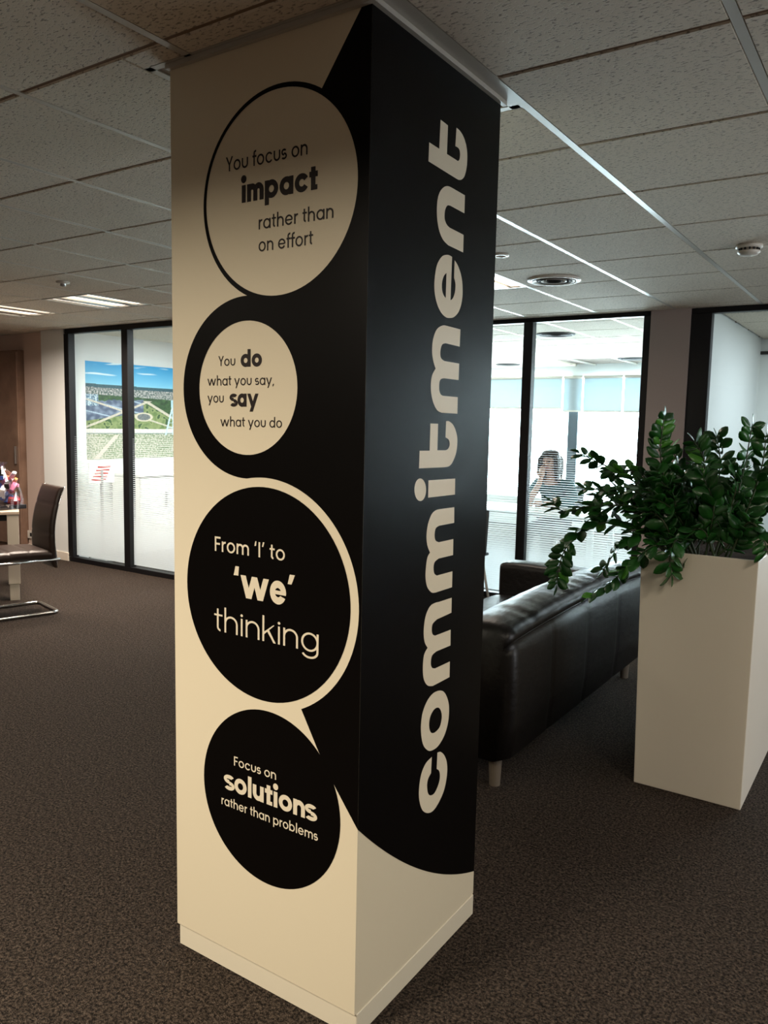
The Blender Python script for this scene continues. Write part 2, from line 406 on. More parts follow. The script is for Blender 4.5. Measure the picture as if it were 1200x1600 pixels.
# ------------------------------------------------------------------ column with its printed graphics
def seg_poly(p0, p1, w, ext=0):
    dx, dy = p1[0]-p0[0], p1[1]-p0[1]; L = math.hypot(dx, dy) or 1; dx /= L; dy /= L; nx, ny = -dy*w/2, dx*w/2
    a = (p0[0]-dx*ext, p0[1]-dy*ext); c = (p1[0]+dx*ext, p1[1]+dy*ext)
    return [(a[0]+nx, a[1]+ny), (a[0]-nx, a[1]-ny), (c[0]-nx, c[1]-ny), (c[0]+nx, c[1]+ny)]
def ell(cx, cy, rx, ry, n=40, a0=0, a1=360):
    full = abs(a1-a0) >= 359.9
    return [(cx+rx*cos(radians(a0+(a1-a0)*k/n)), cy+ry*sin(radians(a0+(a1-a0)*k/n))) for k in range(n if full else n+1)]
def arc_poly(cx, cy, rx, ry, a0, a1, w, n=16):
    o = [(cx+(rx+w/2)*cos(radians(a0+(a1-a0)*k/n)), cy+(ry+w/2)*sin(radians(a0+(a1-a0)*k/n))) for k in range(n+1)]
    i = [(cx+(rx-w/2)*cos(radians(a0+(a1-a0)*k/n)), cy+(ry-w/2)*sin(radians(a0+(a1-a0)*k/n))) for k in range(n+1)]
    return o+i[::-1]
def rect(x0, x1, y0, y1): return [(x0, y0), (x1, y0), (x1, y1), (x0, y1)]
def inside(P, x, y):
    c = False; j = len(P)-1
    for i in range(len(P)):
        xi, yi = P[i]; xj, yj = P[j]
        if (yi > y) != (yj > y) and x < (xj-xi)*(y-yi)/(yj-yi)+xi: c = not c
        j = i
    return c
def csg(ops):
    """ordered list of ('+'|'-'|'&', polygon) -> 2-D triangles of the combined shape"""
    vs, es = [], []
    for s, P in ops:
        b0 = len(vs); vs += [Vector(p) for p in P]; es += [(b0+k, b0+(k+1) % len(P)) for k in range(len(P))]
    V, _, T, *_r = delaunay_2d_cdt(vs, es, [], 0, 1e-6)
    bb = [(s, P, min(p[0] for p in P), max(p[0] for p in P), min(p[1] for p in P), max(p[1] for p in P)) for s, P in ops]
    out = []
    for t in T:
        a, b_, c = (V[k] for k in t)
        if abs((b_-a).cross(c-a)) < 1e-11: continue
        x, y = (a.x+b_.x+c.x)/3, (a.y+b_.y+c.y)/3; on = False
        for s, P, x0, x1, y0, y1 in bb:
            hit = x0 <= x <= x1 and y0 <= y <= y1 and inside(P, x, y)
            if s == '+' and hit: on = True
            elif s == '-' and hit: on = False
            elif s == '&' and not hit: on = False
        if on: out.append(tuple(t))
    return V, out

def glyph(ch, w):
    """geometric sans letter in em units: ops and advance; w is the stroke width"""
    h = w/2; bold = w > .12; xh = .5 if not bold else .53; B = .5 if not bold else .58; s = .045 if not bold else .025
    A = .73; O = []
    def ring(cx, a0=0, a1=360):
        O.append(('+', ell(cx, xh/2, B/2, xh/2+.008))); O.append(('-', ell(cx, xh/2, B/2-w, xh/2+.008-w*.93)))
    def stem(x, y0, y1): O.append(('+', rect(x-h, x+h, y0, y1)))
    if ch == ' ': return [], .24
    if ch == 'o': ring(s+B/2); return O, B+2*s
    if ch == 'c':
        ring(s+B/2); cx = s+B/2; g = .75 if not bold else .42
        O.append(('-', [(cx, xh/2), (cx+B, xh/2+B*g), (cx+B, xh/2-B*g)] if not bold else [(cx+.02, xh/2), (cx+B, xh/2+B*.62), (cx+B, xh/2-B*.62)])); return O, B*.93+2*s
    if ch == 'e':
        ring(s+B/2); cx = s+B/2; t = w*.8 if not bold else w*.5
        O.append(('-', [(cx, xh/2), (cx+B, xh/2), (cx+B, xh/2-B*(.62 if not bold else .5))] if not bold else [(cx, xh/2-t/2), (cx+B, xh/2-t/2), (cx+B, xh/2-B*.36)]))
        O.append(('+', rect(s+h, s+B-h*.9, xh/2-t/2, xh/2+t/2))); return O, B+2*s
    if ch in 'adgbpq':
        right = ch in 'adgq'; ring(s+B/2); x = s+B-h if right else s+h
        y0, y1 = {'a': (0, xh), 'd': (0, A), 'g': (0, xh), 'b': (0, A), 'p': (-.2, xh), 'q': (-.2, xh)}[ch]
        if ch == 'g':
            stem(x, -.0, xh); O.append(('+', arc_poly(s+B/2, .0, B/2-h, .2-h, 0, -155, w)))
        else: stem(x, y0, y1)
        return O, B+2*s+.01
    if ch in 'nhm':
        Nw = .44 if not bold else .5
        if ch == 'm': Nw = .41 if not bold else .46
        x = s+h; stem(x, 0, A if ch == 'h' else xh); r = Nw/2-h
        for k in range(2 if ch == 'm' else 1):
            O.append(('+', arc_poly(x+r, xh-h-r, r, r, 180, 0, w))); stem(x+2*r, 0, xh-h-r); x += 2*r
        return O, x+h+s
    if ch == 'u':
        Nw = .44 if not bold else .5; r = Nw/2-h; x = s+h
        stem(x, h+r, xh); O.append(('+', arc_poly(x+r, h+r, r, r, 180, 360, w))); stem(x+2*r, 0 if bold else h+r, xh); return O, Nw+2*s
    if ch == 'r':
        x = s+h; stem(x, 0, xh); r = .17; O.append(('+', arc_poly(x+r, xh-h-r, r, r, 180, 82, w))); return O, .26+s
    if ch == 't':
        c = .15 if not bold else .19; stem(c, .1 if not bold else 0, .66); O.append(('+', rect(.03, .31 if not bold else .37, xh-w*.9, xh)))
        if not bold: O.append(('+', arc_poly(c+.1, .1+h, .1, .1, 180, 265, w)))
        else: O.append(('+', rect(c-h, .36, 0, w*.8)))
        return O, .33 if not bold else .39
    if ch == 'f':
        c = .14; stem(c, 0, .6); O.append(('+', arc_poly(c+.12, .6, .12, .12-h+.02, 180, 80, w))); O.append(('+', rect(.03, .3, xh-w, xh))); return O, .29
    if ch in 'il':
        x = s+h+.01; stem(x, 0, xh if ch == 'i' else A)
        if ch == 'i': O.append(('+', ell(x, xh+.05+w*.72, w*.68, w*.68, 16)))
        return O, 2*s+w+.02
    if ch == 'I': stem(s+h+.03, 0, .7); return O, 2*s+w+.06
    if ch == 'k':
        stem(s+h, 0, A); O.append(('+', [(s+w, .2), (s+w, .2+w*1.3), (.38, xh), (.38+w*.6, xh), (.38+w*.5, xh-.01)]))
        O.append(('+', [(.19, .3), (.19+w*1.1, .34), (.46, 0), (.46-w*1.25, 0)])); return O, .47
    if ch in 'wvy':
        def dg(x0, y0, x1, y1, ww=w*1.12): O.append(('+', [(x0-ww/2, y0), (x0+ww/2, y0), (x1+ww/2, y1), (x1-ww/2, y1)]))
        if ch == 'w':
            q = .185 if not bold else .215; x = s+h
            for k in range(4): dg(x+q*k, xh if k % 2 == 0 else 0, x+q*(k+1), 0 if k % 2 == 0 else xh)
            return O, x+4*q+h+s
        q = .21 if not bold else .25; x = .02+h; dg(x, xh, x+q, 0); dg(x+2*q, xh, x+q-q*.42, -.2) ; return O, x+2*q+h+.02
    if ch == 'Y':
        O.append(('+', [(.02, .7), (.02+w*1.15, .7), (.28+h, .3), (.28-h, .3)])); O.append(('+', [(.54, .7), (.54-w*1.15, .7), (.28-h, .3), (.28+h, .3)])); stem(.28, 0, .32); return O, .54
    if ch == 'F':
        stem(s+h+.02, 0, .7); O.append(('+', rect(s+.02, .42, .7-w, .7))); O.append(('+', rect(s+.02, .38, .36-h, .36+h))); return O, .45
    if ch == 's':
        if bold:
            r = xh/4+.005; r2 = r+.035; t = w*.82
            O.append(('+', arc_poly(s+.2, xh-r-.015, r2+.02, r-t/2+.02, 35, 270, t))); O.append(('+', arc_poly(s+.2, r+.015, r2+.02, r-t/2+.02, 90, -145, t))); return O, .4+2*s
        r = .115
        O.append(('+', arc_poly(s+.16, xh-h-r, r+.015, r, 35, 270, w))); O.append(('+', arc_poly(s+.16, h+r, r+.03, r, 90, -145, w))); return O, .32+2*s
    if ch == ',': O.append(('+', [(.03, -.1), (.03+w*.8, -.1), (.05+w*1.2, .07), (.04+w*.3, .07)])); return O, .16
    if ch in "`'":   # opening and closing quotes, drawn as short slanted bars
        d = .03 if not bold else .05
        if ch == "'" : O.append(('+', [(.03, .5), (.03+w*.75, .5), (.05+w+d, .72), (.05+d, .72)]))
        else: O.append(('+', [(.03, .5), (.03+w, .5), (.05+w*.75+d, .72), (.05+d, .72)]))
        return O, w+.1
    return [], .3

def set_line(text, u0, u1, v, size, w, place, m, parent, label=None, track=0.0):
    """one printed line: scaled so that its ink runs from u0 to u1 on baseline v"""
    x = 0; allv, allf = [], []
    for ch in text:
        O, adv = glyph(ch, w)
        if O:
            V, T = csg(O); b0 = len(allv)
            allv += [(p.x+x, p.y) for p in V]; allf += [tuple(b0+k for k in t) for t in T]
        x += adv+track
    used = {k for f in allf for k in f}
    mn = min(allv[k][0] for k in used); mx = max(allv[k][0] for k in used); sx = (u1-u0)/(mx-mn)
    vs = [place(u0+(p[0]-mn)*sx, v+p[1]*size) for p in allv]
    o = mesh('lettering', vs, allf, m, parent)
    if label: o['label'] = label
    return o
EPS = .0006
def on_left(d): return lambda u, v: (u, -d, v)
def on_right(d): return lambda u, v: (d, u, v)

colm = tag(empty('column', (0, 0, 0)), 'square white column with black vinyl speech bubbles and the word commitment', 'column')
A_ = .64
b = MB()
b.box(-A_, 0, 0, A_, .067, H-.001)
b.build('shaft', M_white, colm)
b = MB(); b.box(-A_+.002, .003, .006, A_-.002, 0, .066); b.build('plinth', M_plinth, colm, bevel=.002, seg=1)
box('angle_trim', M_tee, -A_-.004, .014, -.014, -.001, H-.012, H, colm); box('angle_trim', M_tee, .001, .014, 0, A_+.014, H-.012, H, colm)

# black shape on the left (front) face
body = [(0, H-.002), (-.0205, H-.002), (-.1359, 2.2917), (-.2694, 2.079), (-.30, 1.84), (-.369, 1.617), (-.366, 1.392), (-.28, 1.10),
        (-.18, .8193), (-.124, .7233), (-.0885, .672), (-.0703, .6451), (-.0347, .5996), (0, .5553)]
art = [('+', body), ('+', ell(-.2671, 2.0775, .2515, .2515, 96)), ('+', ell(-.3686, 1.6175, .2291, .2291, 96)),
       ('-', ell(-.2694, 2.0791, .239, .239, 96)), ('-', ell(-.369, 1.6171, .1683, .1683, 80)), ('-', ell(-.3093, 1.0915, .3023, .3023, 110)),
       ('+', ell(-.31, 1.0913, .2787, .2787, 100)), ('+', ell(-.2893, .5503, .2373, .2373, 96)), ('-', [(-.0703, .6451), (-.0347, .5996), (0, .5553), (.02, .4), (-.09, .3), (-.06, .45), (-.053, .53), (-.056, .59)]), ('+', ell(-.2893, .5503, .2373, .2373, 96))]
# keep only the white ring of bubble three inside the dark ground
V, T = csg(art); mesh('black_vinyl', [(EPS if p.x > -1e-5 else p.x, -EPS, p.y) for p in V], T, M_black, colm)
# right face: black down to the sweeping lower edge of the big bubble
cv = [(0.0, 0.5553), (0.0492, 0.5088), (0.0985, 0.4648), (0.1477, 0.4234), (0.1969, 0.3845), (0.2462, 0.348), (0.2954, 0.314), (0.3446, 0.2824), (0.3938, 0.2532), (0.4431, 0.2262), (0.4923, 0.2016), (0.5415, 0.1793), (0.5908, 0.1592), (0.64, 0.1412)]
import itertools
def smooth_curve(P, n=6):
    out = []
    for i in range(len(P)-1):
        p0, p1, p2, p3 = P[max(i-1, 0)], P[i], P[i+1], P[min(i+2, len(P)-1)]
        for k in range(n):
            t = k/n
            out.append(tuple(.5*((2*p1[q])+(-p0[q]+p2[q])*t+(2*p0[q]-5*p1[q]+4*p2[q]-p3[q])*t*t+(-p0[q]+3*p1[q]-3*p2[q]+p3[q])*t**3) for q in (0, 1)))
    return out+[P[-1]]
V, T = csg([('+', smooth_curve(cv)+[(A_, H-.002), (0, H-.002)])]); mesh('black_vinyl', [(EPS, p.x, p.y) for p in V], T, M_black, colm)
LB, LW = on_left(EPS), on_left(2*EPS)
lw, bw = .092, .18
set_line('You focus on', -.439, -.176, 2.154, .050, lw, LB, M_letterB, colm)
set_line('impact', -.387, -.145, 2.072, .079, bw, LB, M_letterB, colm)
set_line('rather than', -.328, -.098, 2.002, .047, lw, LB, M_letterB, colm)
set_line('on effort', -.328, -.157, 1.949, .047, lw, LB, M_letterB, colm)
set_line('You', -.467, -.407, 1.675, .036, lw, LB, M_letterB, colm)
set_line('do', -.388, -.316, 1.671, .060, bw, LB, M_letterB, colm)
set_line('what you say,', -.507, -.276, 1.625, .036, lw, LB, M_letterB, colm)
set_line('you', -.507, -.448, 1.581, .036, lw, LB, M_letterB, colm)
set_line('say', -.427, -.327, 1.571, .062, bw, LB, M_letterB, colm)
set_line('what you do', -.460, -.249, 1.520, .036, lw, LB, M_letterB, colm)
set_line("From `I' to", -.481, -.236, 1.189, .056, lw, LW, M_letterW, colm)
set_line("`we'", -.412, -.203, 1.076, .112, .18, LW, M_letterW, colm)
set_line('thinking', -.484, -.126, .972, .093, .058, LW, M_letterW, colm)
set_line('Focus on', -.411, -.261, .610, .037, .095, LW, M_letterW, colm)
set_line('solutions', -.449, -.124, .535, .080, .165, LW, M_letterW, colm)
set_line('rather than problems', -.458, -.121, .487, .037, .095, LW, M_letterW, colm)

# the big word running up the right face; letter space: x up the face, y towards the corner
# outlines: (position along the face, height, 1 = corner / 0 = point of a curve)
LETTERS = [
    [('+', [(0.3819, 0.6189, 1), (0.4006, 0.6144, 0), (0.4229, 0.5962, 0), (0.4392, 0.5679, 0), (0.442, 0.533, 0), (0.4286, 0.4931, 0), (0.4, 0.4664, 0), (0.3671, 0.4534, 0), (0.334, 0.46, 0), (0.305, 0.4819, 0), (0.2876, 0.5194, 0), (0.286, 0.5543, 0), (0.2962, 0.5888, 0), (0.3188, 0.6102, 0), (0.3507, 0.6171, 1), (0.3489, 0.5708, 1), (0.3333, 0.5594, 0), (0.3285, 0.5417, 0), (0.3353, 0.5172, 0), (0.3506, 0.5049, 0), (0.3729, 0.5043, 0), (0.3929, 0.5207, 0), (0.4004, 0.54, 0), (0.3951, 0.5598, 0), (0.3802, 0.5716, 1)])],
    [('+', [(0.3866, 0.7977, 0), (0.4125, 0.7846, 0), (0.4327, 0.759, 0), (0.4421, 0.7297, 0), (0.4392, 0.6907, 0), (0.4195, 0.6574, 0), (0.3868, 0.6378, 0), (0.3539, 0.6355, 0), (0.3292, 0.6429, 0), (0.3044, 0.6645, 0), (0.2914, 0.6922, 0), (0.2867, 0.7274, 0), (0.2944, 0.7626, 0), (0.3182, 0.7889, 0), (0.3496, 0.8007, 0)]), ('-', [(0.3783, 0.751, 0), (0.394, 0.738, 0), (0.401, 0.7162, 0), (0.3922, 0.6928, 0), (0.3719, 0.6843, 0), (0.3513, 0.6856, 0), (0.3371, 0.6959, 0), (0.3304, 0.7173, 0), (0.3366, 0.7388, 0), (0.3561, 0.7519, 0)])],
    [('+', [(0.438, 1.0531, 1), (0.4389, 1.0098, 1), (0.3576, 1.0067, 1), (0.3356, 0.999, 0), (0.3307, 0.9856, 0), (0.3354, 0.97, 0), (0.3494, 0.9627, 1), (0.4374, 0.9612, 1), (0.4392, 0.915, 1), (0.3598, 0.9163, 1), (0.3361, 0.9096, 0), (0.3307, 0.8901, 0), (0.3378, 0.8757, 0), (0.3542, 0.8693, 1), (0.4385, 0.8688, 1), (0.4394, 0.8228, 1), (0.3445, 0.8221, 1), (0.3162, 0.8314, 0), (0.2956, 0.8538, 0), (0.2888, 0.8845, 0), (0.2925, 0.9205, 0), (0.311, 0.9377, 1), (0.2946, 0.9568, 0), (0.2879, 0.9869, 0), (0.2952, 1.0259, 0), (0.3173, 1.0499, 0), (0.3447, 1.0548, 0), (0.3648, 1.0538, 1)])],
    [('+', [(0.437, 1.3091, 1), (0.439, 1.2652, 1), (0.3562, 1.2651, 1), (0.3373, 1.2597, 0), (0.3318, 1.2425, 0), (0.3377, 1.2271, 0), (0.3554, 1.22, 1), (0.4368, 1.2198, 1), (0.4381, 1.1745, 1), (0.3577, 1.1752, 1), (0.3368, 1.1684, 0), (0.3311, 1.1545, 0), (0.3359, 1.1373, 0), (0.3504, 1.1293, 1), (0.4374, 1.1285, 1), (0.438, 1.0831, 1), (0.3463, 1.0832, 1), (0.3237, 1.0873, 0), (0.3008, 1.1055, 0), (0.2902, 1.1317, 0), (0.2907, 1.1607, 0), (0.2969, 1.1856, 0), (0.3101, 1.1973, 1), (0.2954, 1.218, 0), (0.2892, 1.2444, 0), (0.2957, 1.2756, 0), (0.3132, 1.2994, 0), (0.3347, 1.3085, 0), (0.3539, 1.31, 1)])],
    [('+', [(0.292, 1.3905, 1), (0.4371, 1.3888, 1), (0.4384, 1.3441, 1), (0.2924, 1.3451, 1)]), ('+', [(0.281, 1.3661, 0), (0.2792, 1.355, 0), (0.2732, 1.3459, 0), (0.2639, 1.3402, 0), (0.2528, 1.3389, 0), (0.2415, 1.3421, 0), (0.2319, 1.3492, 0), (0.2253, 1.3591, 0), (0.2227, 1.3703, 0), (0.2243, 1.3812, 0), (0.2301, 1.3902, 0), (0.2392, 1.3959, 0), (0.2502, 1.3974, 0), (0.2614, 1.3945, 0), (0.2713, 1.3876, 0), (0.2782, 1.3776, 0)])],
    [('+', [(0.294, 1.5384, 1), (0.3342, 1.5382, 1), (0.3341, 1.4683, 1), (0.3777, 1.4676, 1), (0.3919, 1.4714, 0), (0.3999, 1.4825, 0), (0.3945, 1.4956, 0), (0.3758, 1.5023, 1), (0.3766, 1.5454, 1), (0.393, 1.5454, 0), (0.4168, 1.5357, 0), (0.4349, 1.5161, 0), (0.4431, 1.493, 0), (0.4382, 1.4602, 0), (0.4194, 1.4346, 0), (0.3999, 1.424, 0), (0.3737, 1.422, 1), (0.2425, 1.4237, 1), (0.2434, 1.4686, 1), (0.2937, 1.468, 1)])],
    [('+', [(0.441, 1.7937, 1), (0.44, 1.7476, 1), (0.362, 1.7494, 1), (0.3446, 1.7446, 0), (0.3365, 1.7311, 0), (0.3362, 1.7153, 0), (0.3437, 1.7072, 0), (0.3587, 1.7029, 1), (0.4397, 1.7022, 1), (0.4393, 1.6578, 1), (0.3611, 1.658, 1), (0.3435, 1.6552, 0), (0.3352, 1.6462, 0), (0.335, 1.6274, 0), (0.3427, 1.616, 0), (0.3547, 1.6119, 1), (0.4376, 1.6117, 1), (0.4385, 1.5665, 1), (0.3512, 1.5673, 1), (0.3273, 1.5735, 0), (0.3062, 1.592, 0), (0.2935, 1.6175, 0), (0.2911, 1.643, 0), (0.2969, 1.6632, 0), (0.3132, 1.6802, 1), (0.3009, 1.6974, 0), (0.293, 1.7195, 0), (0.2944, 1.7477, 0), (0.3056, 1.7712, 0), (0.3221, 1.7854, 0), (0.3478, 1.7941, 0), (0.3744, 1.7947, 1)])],
    [('+', [(0.3833, 1.9744, 1), (0.3701, 1.9759, 0), (0.3525, 1.9741, 0), (0.3297, 1.9656, 0), (0.3081, 1.9441, 0), (0.2982, 1.9178, 0), (0.2951, 1.8898, 0), (0.2997, 1.8655, 0), (0.3134, 1.8421, 0), (0.3344, 1.8248, 0), (0.3583, 1.8166, 0), (0.3792, 1.8168, 0), (0.4031, 1.8222, 0), (0.4269, 1.8379, 0), (0.4412, 1.8601, 0), (0.4471, 1.8872, 0), (0.444, 1.9161, 0), (0.4345, 1.938, 0), (0.4198, 1.9546, 0), (0.4069, 1.964, 0), (0.3975, 1.9682, 1), (0.3972, 1.923, 1), (0.4038, 1.9133, 0), (0.4063, 1.9022, 0), (0.4042, 1.8875, 0), (0.3971, 1.8736, 0), (0.3884, 1.8659, 0), (0.3813, 1.863, 1)]), ('-', [(0.3562, 1.9292, 1), (0.3438, 1.9203, 0), (0.3358, 1.9066, 0), (0.3337, 1.8923, 0), (0.3373, 1.8787, 0), (0.3454, 1.8699, 0), (0.3556, 1.865, 1)])],
    [('+', [(0.4434, 2.1448, 1), (0.4436, 2.0985, 1), (0.366, 2.1004, 1), (0.3505, 2.0971, 0), (0.3394, 2.083, 0), (0.3385, 2.0619, 0), (0.3505, 2.0496, 0), (0.3665, 2.0452, 1), (0.4427, 2.0426, 1), (0.4434, 1.9969, 1), (0.3612, 1.9999, 1), (0.3321, 2.0091, 0), (0.3107, 2.0295, 0), (0.299, 2.0612, 0), (0.2996, 2.0975, 0), (0.3108, 2.1216, 0), (0.3302, 2.1377, 0), (0.3503, 2.1453, 0), (0.3712, 2.1465, 1)])],
    [('+', [(0.3042, 2.294, 1), (0.3421, 2.2917, 1), (0.3409, 2.2218, 1), (0.388, 2.2208, 0), (0.3987, 2.2206, 0), (0.4065, 2.2256, 0), (0.4101, 2.2364, 0), (0.4078, 2.2481, 0), (0.3994, 2.2533, 0), (0.3834, 2.2531, 1), (0.3869, 2.2999, 1), (0.4074, 2.2973, 0), (0.427, 2.2881, 0), (0.4418, 2.2723, 0), (0.4493, 2.2518, 0), (0.449, 2.2215, 0), (0.4386, 2.1937, 0), (0.4229, 2.1804, 0), (0.4069, 2.1753, 0), (0.3907, 2.1751, 1), (0.2507, 2.1793, 1), (0.2519, 2.2244, 1), (0.3015, 2.2232, 1)])],
]
def outline(P):
    out = []; n = len(P)
    for i in range(n):
        p1, p2 = P[i], P[(i+1) % n]
        out.append((p1[0], p1[1]))
        if p1[2] and p2[2]: continue
        p0 = P[i-1] if not p1[2] else p1; p3 = P[(i+2) % n] if not p2[2] else p2
        for k in range(1, 5):
            t = k/5
            out.append(tuple(.5*((2*p1[q])+(-p0[q]+p2[q])*t+(2*p0[q]-5*p1[q]+4*p2[q]-p3[q])*t*t+(-p0[q]+3*p1[q]-3*p2[q]+p3[q])*t**3) for q in (0, 1)))
    return out
for ops in LETTERS:
    V, T = csg([(s_, outline(P)) for s_, P in ops])
    mesh('letter', [(2*EPS, p.x, p.y) for p in V], T, M_letterW, colm)

# ------------------------------------------------------------------ ceiling fittings
def luminaire(i, j, label, group=None):
    x0, x1, y0, y1 = cell(i, j); cx, cy = (x0+x1)/2, (y0+y1)/2
    r = tag(empty('ceiling_luminaire', (cx, cy, H)), label, 'ceiling light', group)
    b = MB(); e = .288
    for q in ((-e, e, -e, -e+.02), (-e, e, e-.02, e), (-e, -e+.02, -e+.02, e-.02), (e-.02, e, -e+.02, e-.02)): b.box(*q, 0, .018)
    b.build('frame', M_tee, r)
    box('housing', M_louver, -.268, .268, -.268, .268, .016, .02, r)
    for x, hw in ((-.215, .026), (0, .06), (.215, .026)):
        box('lit_channel', M_lamp, x-hw, x+hw, -.26, .26, .010, .0155, r)
    b = MB()
    for x in (-.125, .125): b.box(x-.05, x+.05, -.268, .268, .001, .016)
    b.build('divider', M_louver, r)
    return r
luminaire(-8, 3, 'square louvred ceiling light with three lit channels near the left glazing, right of its pair', 'lit')
luminaire(-10, 3, 'square louvred ceiling light cut by the left edge of the picture')
luminaire(-3, 4, 'lit square ceiling light half hidden behind the column beside the round vent')
for o in bpy.data.objects:
    if o.get('group') == 'lit': del o['group']

def round_vent(x, y, rad, label):
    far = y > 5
    r = tag(empty('round_air_vent', (x, y, H)), label, 'air vent')
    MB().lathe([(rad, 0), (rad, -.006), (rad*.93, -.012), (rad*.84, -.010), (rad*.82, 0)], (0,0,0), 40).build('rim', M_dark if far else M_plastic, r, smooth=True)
    MB().lathe([(.001, -.001), (rad*.83, -.001)], (0,0,0), 40).build('dark_throat', M_dark, r)
    for k, q in enumerate((.68, .53, .38, .22)):
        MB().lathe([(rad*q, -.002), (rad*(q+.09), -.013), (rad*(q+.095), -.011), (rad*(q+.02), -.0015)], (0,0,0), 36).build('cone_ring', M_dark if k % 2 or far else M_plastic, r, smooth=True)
round_vent(-.905, 3.31, .165, 'round louvred ceiling air vent right of the column')
round_vent(-1.99, 6.08, .19, 'round ceiling air vent in the bright office behind the glass, nearer one')
round_vent(-2.1, 9.05, .2, 'round ceiling air vent in the bright office near the right frame, farther one')
round_vent(-4.07, 9.45, .18, 'small round ceiling vent seen through the narrow glass strip beside the column')

sd = tag(empty('smoke_detector', (.291, 2.86, H)), 'white domed smoke detector on the ceiling at the right edge', 'smoke detector')
MB().lathe([(.001, -.001), (.062, -.001), (.062, -.014), (.055, -.018), (.001, -.018)], (0,0,0), 36).build('base', M_plastic, sd, smooth=True)
b = MB()
for k in range(14):
    t = 2*pi*k/14; m4 = Matrix.Rotation(t, 4, 'Z'); b.box(.044, .050, -.004, .004, -.030, -.018, m4)
b.build('vent_ribs', M_dark, sd)
MB().lathe([(.040, -.018), (.040, -.030), (.052, -.030), (.053, -.036), (.040, -.048), (.02, -.052), (.0005, -.053)], (0,0,0), 36).build('dome', M_plastic, sd, smooth=True)
sp = tag(empty('ceiling_sensor', (-3.85, 1.885, H)), 'small white ceiling sensor on the left above the lit luminaires', 'sensor')
MB().lathe([(.001, -.0005), (.045, -.0005), (.043, -.010), (.02, -.014), (.001, -.014)], (0,0,0), 28).build('base', M_plastic, sp, smooth=True)
MB().lathe([(.018, -.013), (.018, -.030), (.001, -.034)], (0,0,0), 20).build('tip', M_steel, sp, smooth=True)
sp = tag(empty('recessed_spotlight', (-.885, 2.5, H)), 'small round recessed ceiling fitting touching the right side of the column in view', 'ceiling fitting')
MB().lathe([(.045, -.0005), (.045, -.006), (.028, -.008), (.024, -.001)], (0,0,0), 28).build('ring', M_plastic, sp, smooth=True)
MB().lathe([(.001, -.001), (.026, -.001)], (0,0,0), 24).build('lens', M_dark, sp)

